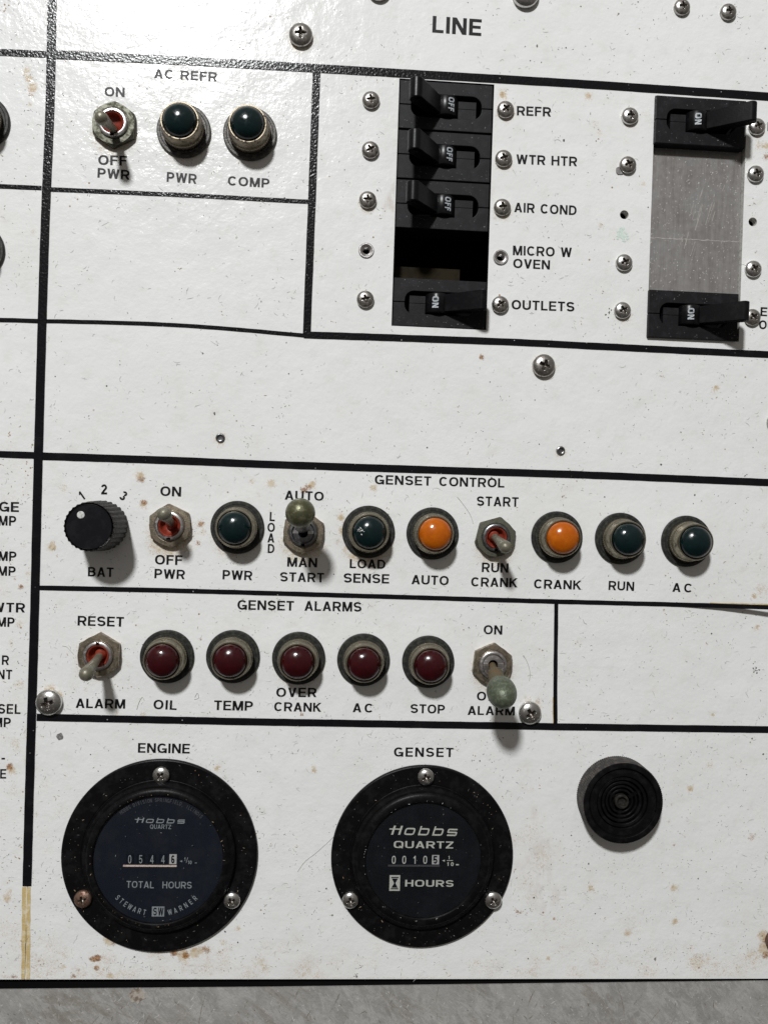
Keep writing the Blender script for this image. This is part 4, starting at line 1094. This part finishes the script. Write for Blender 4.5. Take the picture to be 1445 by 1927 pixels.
# engine
r1, p1, f1 = hour_meter(301.6,1610,179,'round black hour meter reading 05446, below ENGINE',139,117.5,'face_blue')
T = g_local(p1)
hobbs(f1, T, 253.6, 350, 1548, 9.6, .19, 'print_dim')
gtext(f1, T, 'QUARTZ', 282.7,1559.4,322.3,1560,8,.14,'print_dim')
counter(r1, T, '05446', [245,265.5,286.5,307.3,326], 1607.5, 1626, 15.2, (318.9,333.2), 'line_tan', .68)
mb = MB(); a = T(232.5,1630.5); b = T(333,1628); mb.box((a[0],a[1],19.0),(b[0],b[1],20.2)); mb.build('counter_sill', 'line_tan', r1)
mb = MB(); c = T(341,1620.5); add_polys(mb, [[Vector((-2.6,0)),Vector((2.4,-1.8)),Vector((2.4,1.8))]], lambda x,y: (c[0]+x,c[1]+y), 19.3)
text_span(mb, '1', T(347.3,1619.8), T(351,1619.8), 6.2, .17, 19.3); text_span(mb, '/', T(350.4,1623.5), T(353.5,1623.5), 10, .10, 19.3)
text_span(mb, '10', T(354,1626), T(361,1626.2), 6.5, .17, 19.3); text_span(mb, '-', T(367,1628.3), T(369,1628.3), 10, .12, 19.3)
mb.build('lettering', 'print_dim', f1)
gtext(f1, T, 'TOTAL', 238.4,1670.3,290,1671.5,12.6,.15,'print_dim'); gtext(f1, T, 'HOURS', 306,1671.5,361,1672,12.6,.15,'print_dim')
cc = T(297.3,1620)
mb = MB(); text_arc(mb, 'STEWART', cc, 97, 224, 257.5, 10, .16, 19.3, True); text_arc(mb, 'WARNER', cc, 97.5, 284.8, 315.5, 10, .16, 19.3, True); mb.build('lettering', 'print_dim', f1)
mb = MB(); text_arc(mb, 'HOBBS DIVISION SPRINGFIELD, ILLINOIS', cc, 112, 128, 47, 7.0, .17, 19.3, False); mb.build('lettering', 'print_faint', f1)
mb = MB(); a = T(286,1724.6); b = T(310,1706); mb.box((a[0],a[1],19.0),(b[0],b[1],19.3)); em = mb.build('emblem', 'print_dim', f1)
mb = MB(); text_span(mb, 'SW', T(288.6,1722.5), T(307.8,1722.8), 14.5, .17, 19.4, 3.5); mb.build('lettering', 'wheel', em) if False else mb.build('lettering', 'wheel', f1)
mscrew(r1,p1,303.5,1459,15.6,'steel_bright',.9); mscrew(r1,p1,156.5,1692,15.8,'rusty_steel',.3); mscrew(r1,p1,436.5,1694.5,15.6,'steel_bright',.6)
# genset
r2, p2, f2 = hour_meter(795,1611.3,172.5,'round black hour meter reading 00105 with hourglass symbol, below GENSET',134,108.5,'face_black')
T = g_local(p2)
hobbs(f2, T, 731, 862, 1570.5, 17, .16, 'print_cream')
gtext(f2, T, 'QUARTZ', 740.6,1595.5,852.5,1596.6,13.2,.16,'print_cream',e=3.2)
counter(r2, T, '00105', [740.8,760.4,780,799.8,819], 1609, 1626.3, 15.0, (812.3,826.3), 'line_dim', .85)
mb = MB(); a = T(730,1630.5); b = T(827,1627.5); mb.box((a[0],a[1],19.0),(b[0],b[1],19.8)); mb.build('counter_sill', 'line_dim', r2)
mb = MB(); c = T(834.3,1619.5); add_polys(mb, [[Vector((-2.6,0)),Vector((2.4,-1.8)),Vector((2.4,1.8))]], lambda x,y: (c[0]+x,c[1]+y), 19.3)
text_span(mb, '1', T(843.3,1617), T(846,1617), 6.6, .18, 19.3); text_span(mb, '10', T(840.8,1629.3), T(853,1629.6), 7, .18, 19.3, 3.0)
a = T(840.5,1619.8); b = T(852,1618.8); add_polys(mb, [rect(a[0],a[1],b[0],b[1])], lambda x,y:(x,y), 19.3)
a = T(857.5,1628.2); b = T(863,1626); add_polys(mb, [rect(a[0],a[1],b[0],b[1])], lambda x,y:(x,y), 19.3)
mb.build('lettering', 'print_cream', f2)
gtext(f2, T, 'HOURS', 762,1668,853,1668.8,12.6,.17,'print_cream',e=3.2)
mb = MB(); a = T(732.3,1676.3); b = T(753,1647); mb.box((a[0],a[1],19.0),(b[0],b[1],19.3)); mb.build('hourglass_sign', 'print_cream', f2)
mb = MB(); x0, y0 = a; x1, y1 = b; xm = (x0+x1)/2; ym = (y0+y1)/2; k = 3
add_polys(mb, [quad((x0+k,y0+k),(x1-k,y0+k),(x1-k,y0+k+2),(x0+k,y0+k+2)), quad((x0+k,y1-k),(x1-k,y1-k),(x1-k,y1-k-2),(x0+k,y1-k-2)),
  quad((x0+k+1,y0+k+3),(x1-k-1,y0+k+3),(xm+1.2,ym),(xm-1.2,ym)), quad((x0+k+1,y1-k-3),(x1-k-1,y1-k-3),(xm+1.2,ym),(xm-1.2,ym))], lambda x,y:(x,y), 19.4)
mb.build('hourglass', 'wheel', f2)
mscrew(r2,p2,801.3,1462.3,15.8,'steel_bright',.35); mscrew(r2,p2,659.6,1694,15.6,'steel_bright',.2); mscrew(r2,p2,927.5,1694,16.2,'steel_bright',.5)

def dust(root, rad0, rad1, n, z, seed, mat='speck_pale', big=1.0):
    mb = MB(); rr = random.Random(seed)
    for _ in range(n):
        t = rr.uniform(0,2*pi); q = math.sqrt(rr.uniform(rad0**2,rad1**2)); x, y = q*cos(t), q*sin(t); a = rr.uniform(0,pi)
        L = rr.choice((.5,.6,.8,1.2,2.5))*rr.uniform(.5,1.2)*big; w_ = rr.uniform(.25,.6)
        pts = [(x+cos(a)*L,y+sin(a)*L,z),(x-sin(a)*w_,y+cos(a)*w_,z),(x-cos(a)*L,y-sin(a)*L,z),(x+sin(a)*w_,y-cos(a)*w_,z)]
        mb.add(pts, [(0,1,2,3)])
    tag(mb.build('dust', mat, root), kind='stuff')
for rt_, a_, b_, c_, s_ in ((r1,145,172,117,1),(r2,140,166,108,2)):
    dust(rt_, a_, b_, 65, 8.65, s_, 'dust_dim'); dust(rt_, a_, b_, 40, 8.6, s_+5, 'speck_brown')
    dust(rt_, 0, c_-4, 38, 23.15, s_+9, 'dust_dim', .8)
dust(r2, 110, 113, 26, 25.9, 31, 'speck_pale'); dust(r1, 120, 122, 40, 25.9, 32, 'speck_brown')

# ================================================================== BUZZER
p = P(1158.5,1497.5,0); bz = empty('buzzer', (p.x,p.y,0), 0, 'round black buzzer with ribbed side and ringed grille at the lower right', 'buzzer')
def kb(t, r, z, k): return (r-.9*(i_ := (round(t/(2*pi)*480) % 4 < 2)) if k in (1,2,3) else r), z
mb = MB(); mb.lathe([(70,0),(77.2,0),(77.2,30),(77.0,37),(75.8,38.5)], 480, kb); mb.build('housing', 'buzz_side', bz, 30)
mb = MB(); mb.lathe([(75.8,38.5),(74,39.2),(66,39.2),(65,38),(64.5,34.5),(63,34),(62,36.4),(50,36.4),(49,35),(49,26)], 128); mb.build('rim', 'black_plastic', bz, 28)
mb = MB(); mb.lathe([(50,20),(.02,20)], 64); mb.build('grille_floor', 'void', bz)
for a, b, z in ((47.5,41.5,33.5),(38.5,33.5,32),(30.5,26.5,30.5),(23,19,29.5)):
    mb = MB(); mb.lathe([(a,21),(a,z-.8),(a-.8,z),(b+.8,z),(b,z-.8),(b,21)], 96); mb.build('grille_ring', 'black_plastic', bz, 30)
for t in (.52, 2.55, 4.62):
    mb = MB(); mb.box((16,-3,21),(51,3,29)); mb.build('spoke', 'black_plastic', bz, None, (0,0,0), t)
mb = MB(); mb.lathe([(13.5,20),(13.5,31.5),(12.4,32.6),(9.6,32.6),(8.4,31),(7.6,26),(.02,25.5)], 48, lambda t,r,z,k: ((hexr(t,9.6,.2) if k == 4 else r), z)); mb.build('hub', 'hub_black', bz, 30)
bpy.context.view_layer.update()
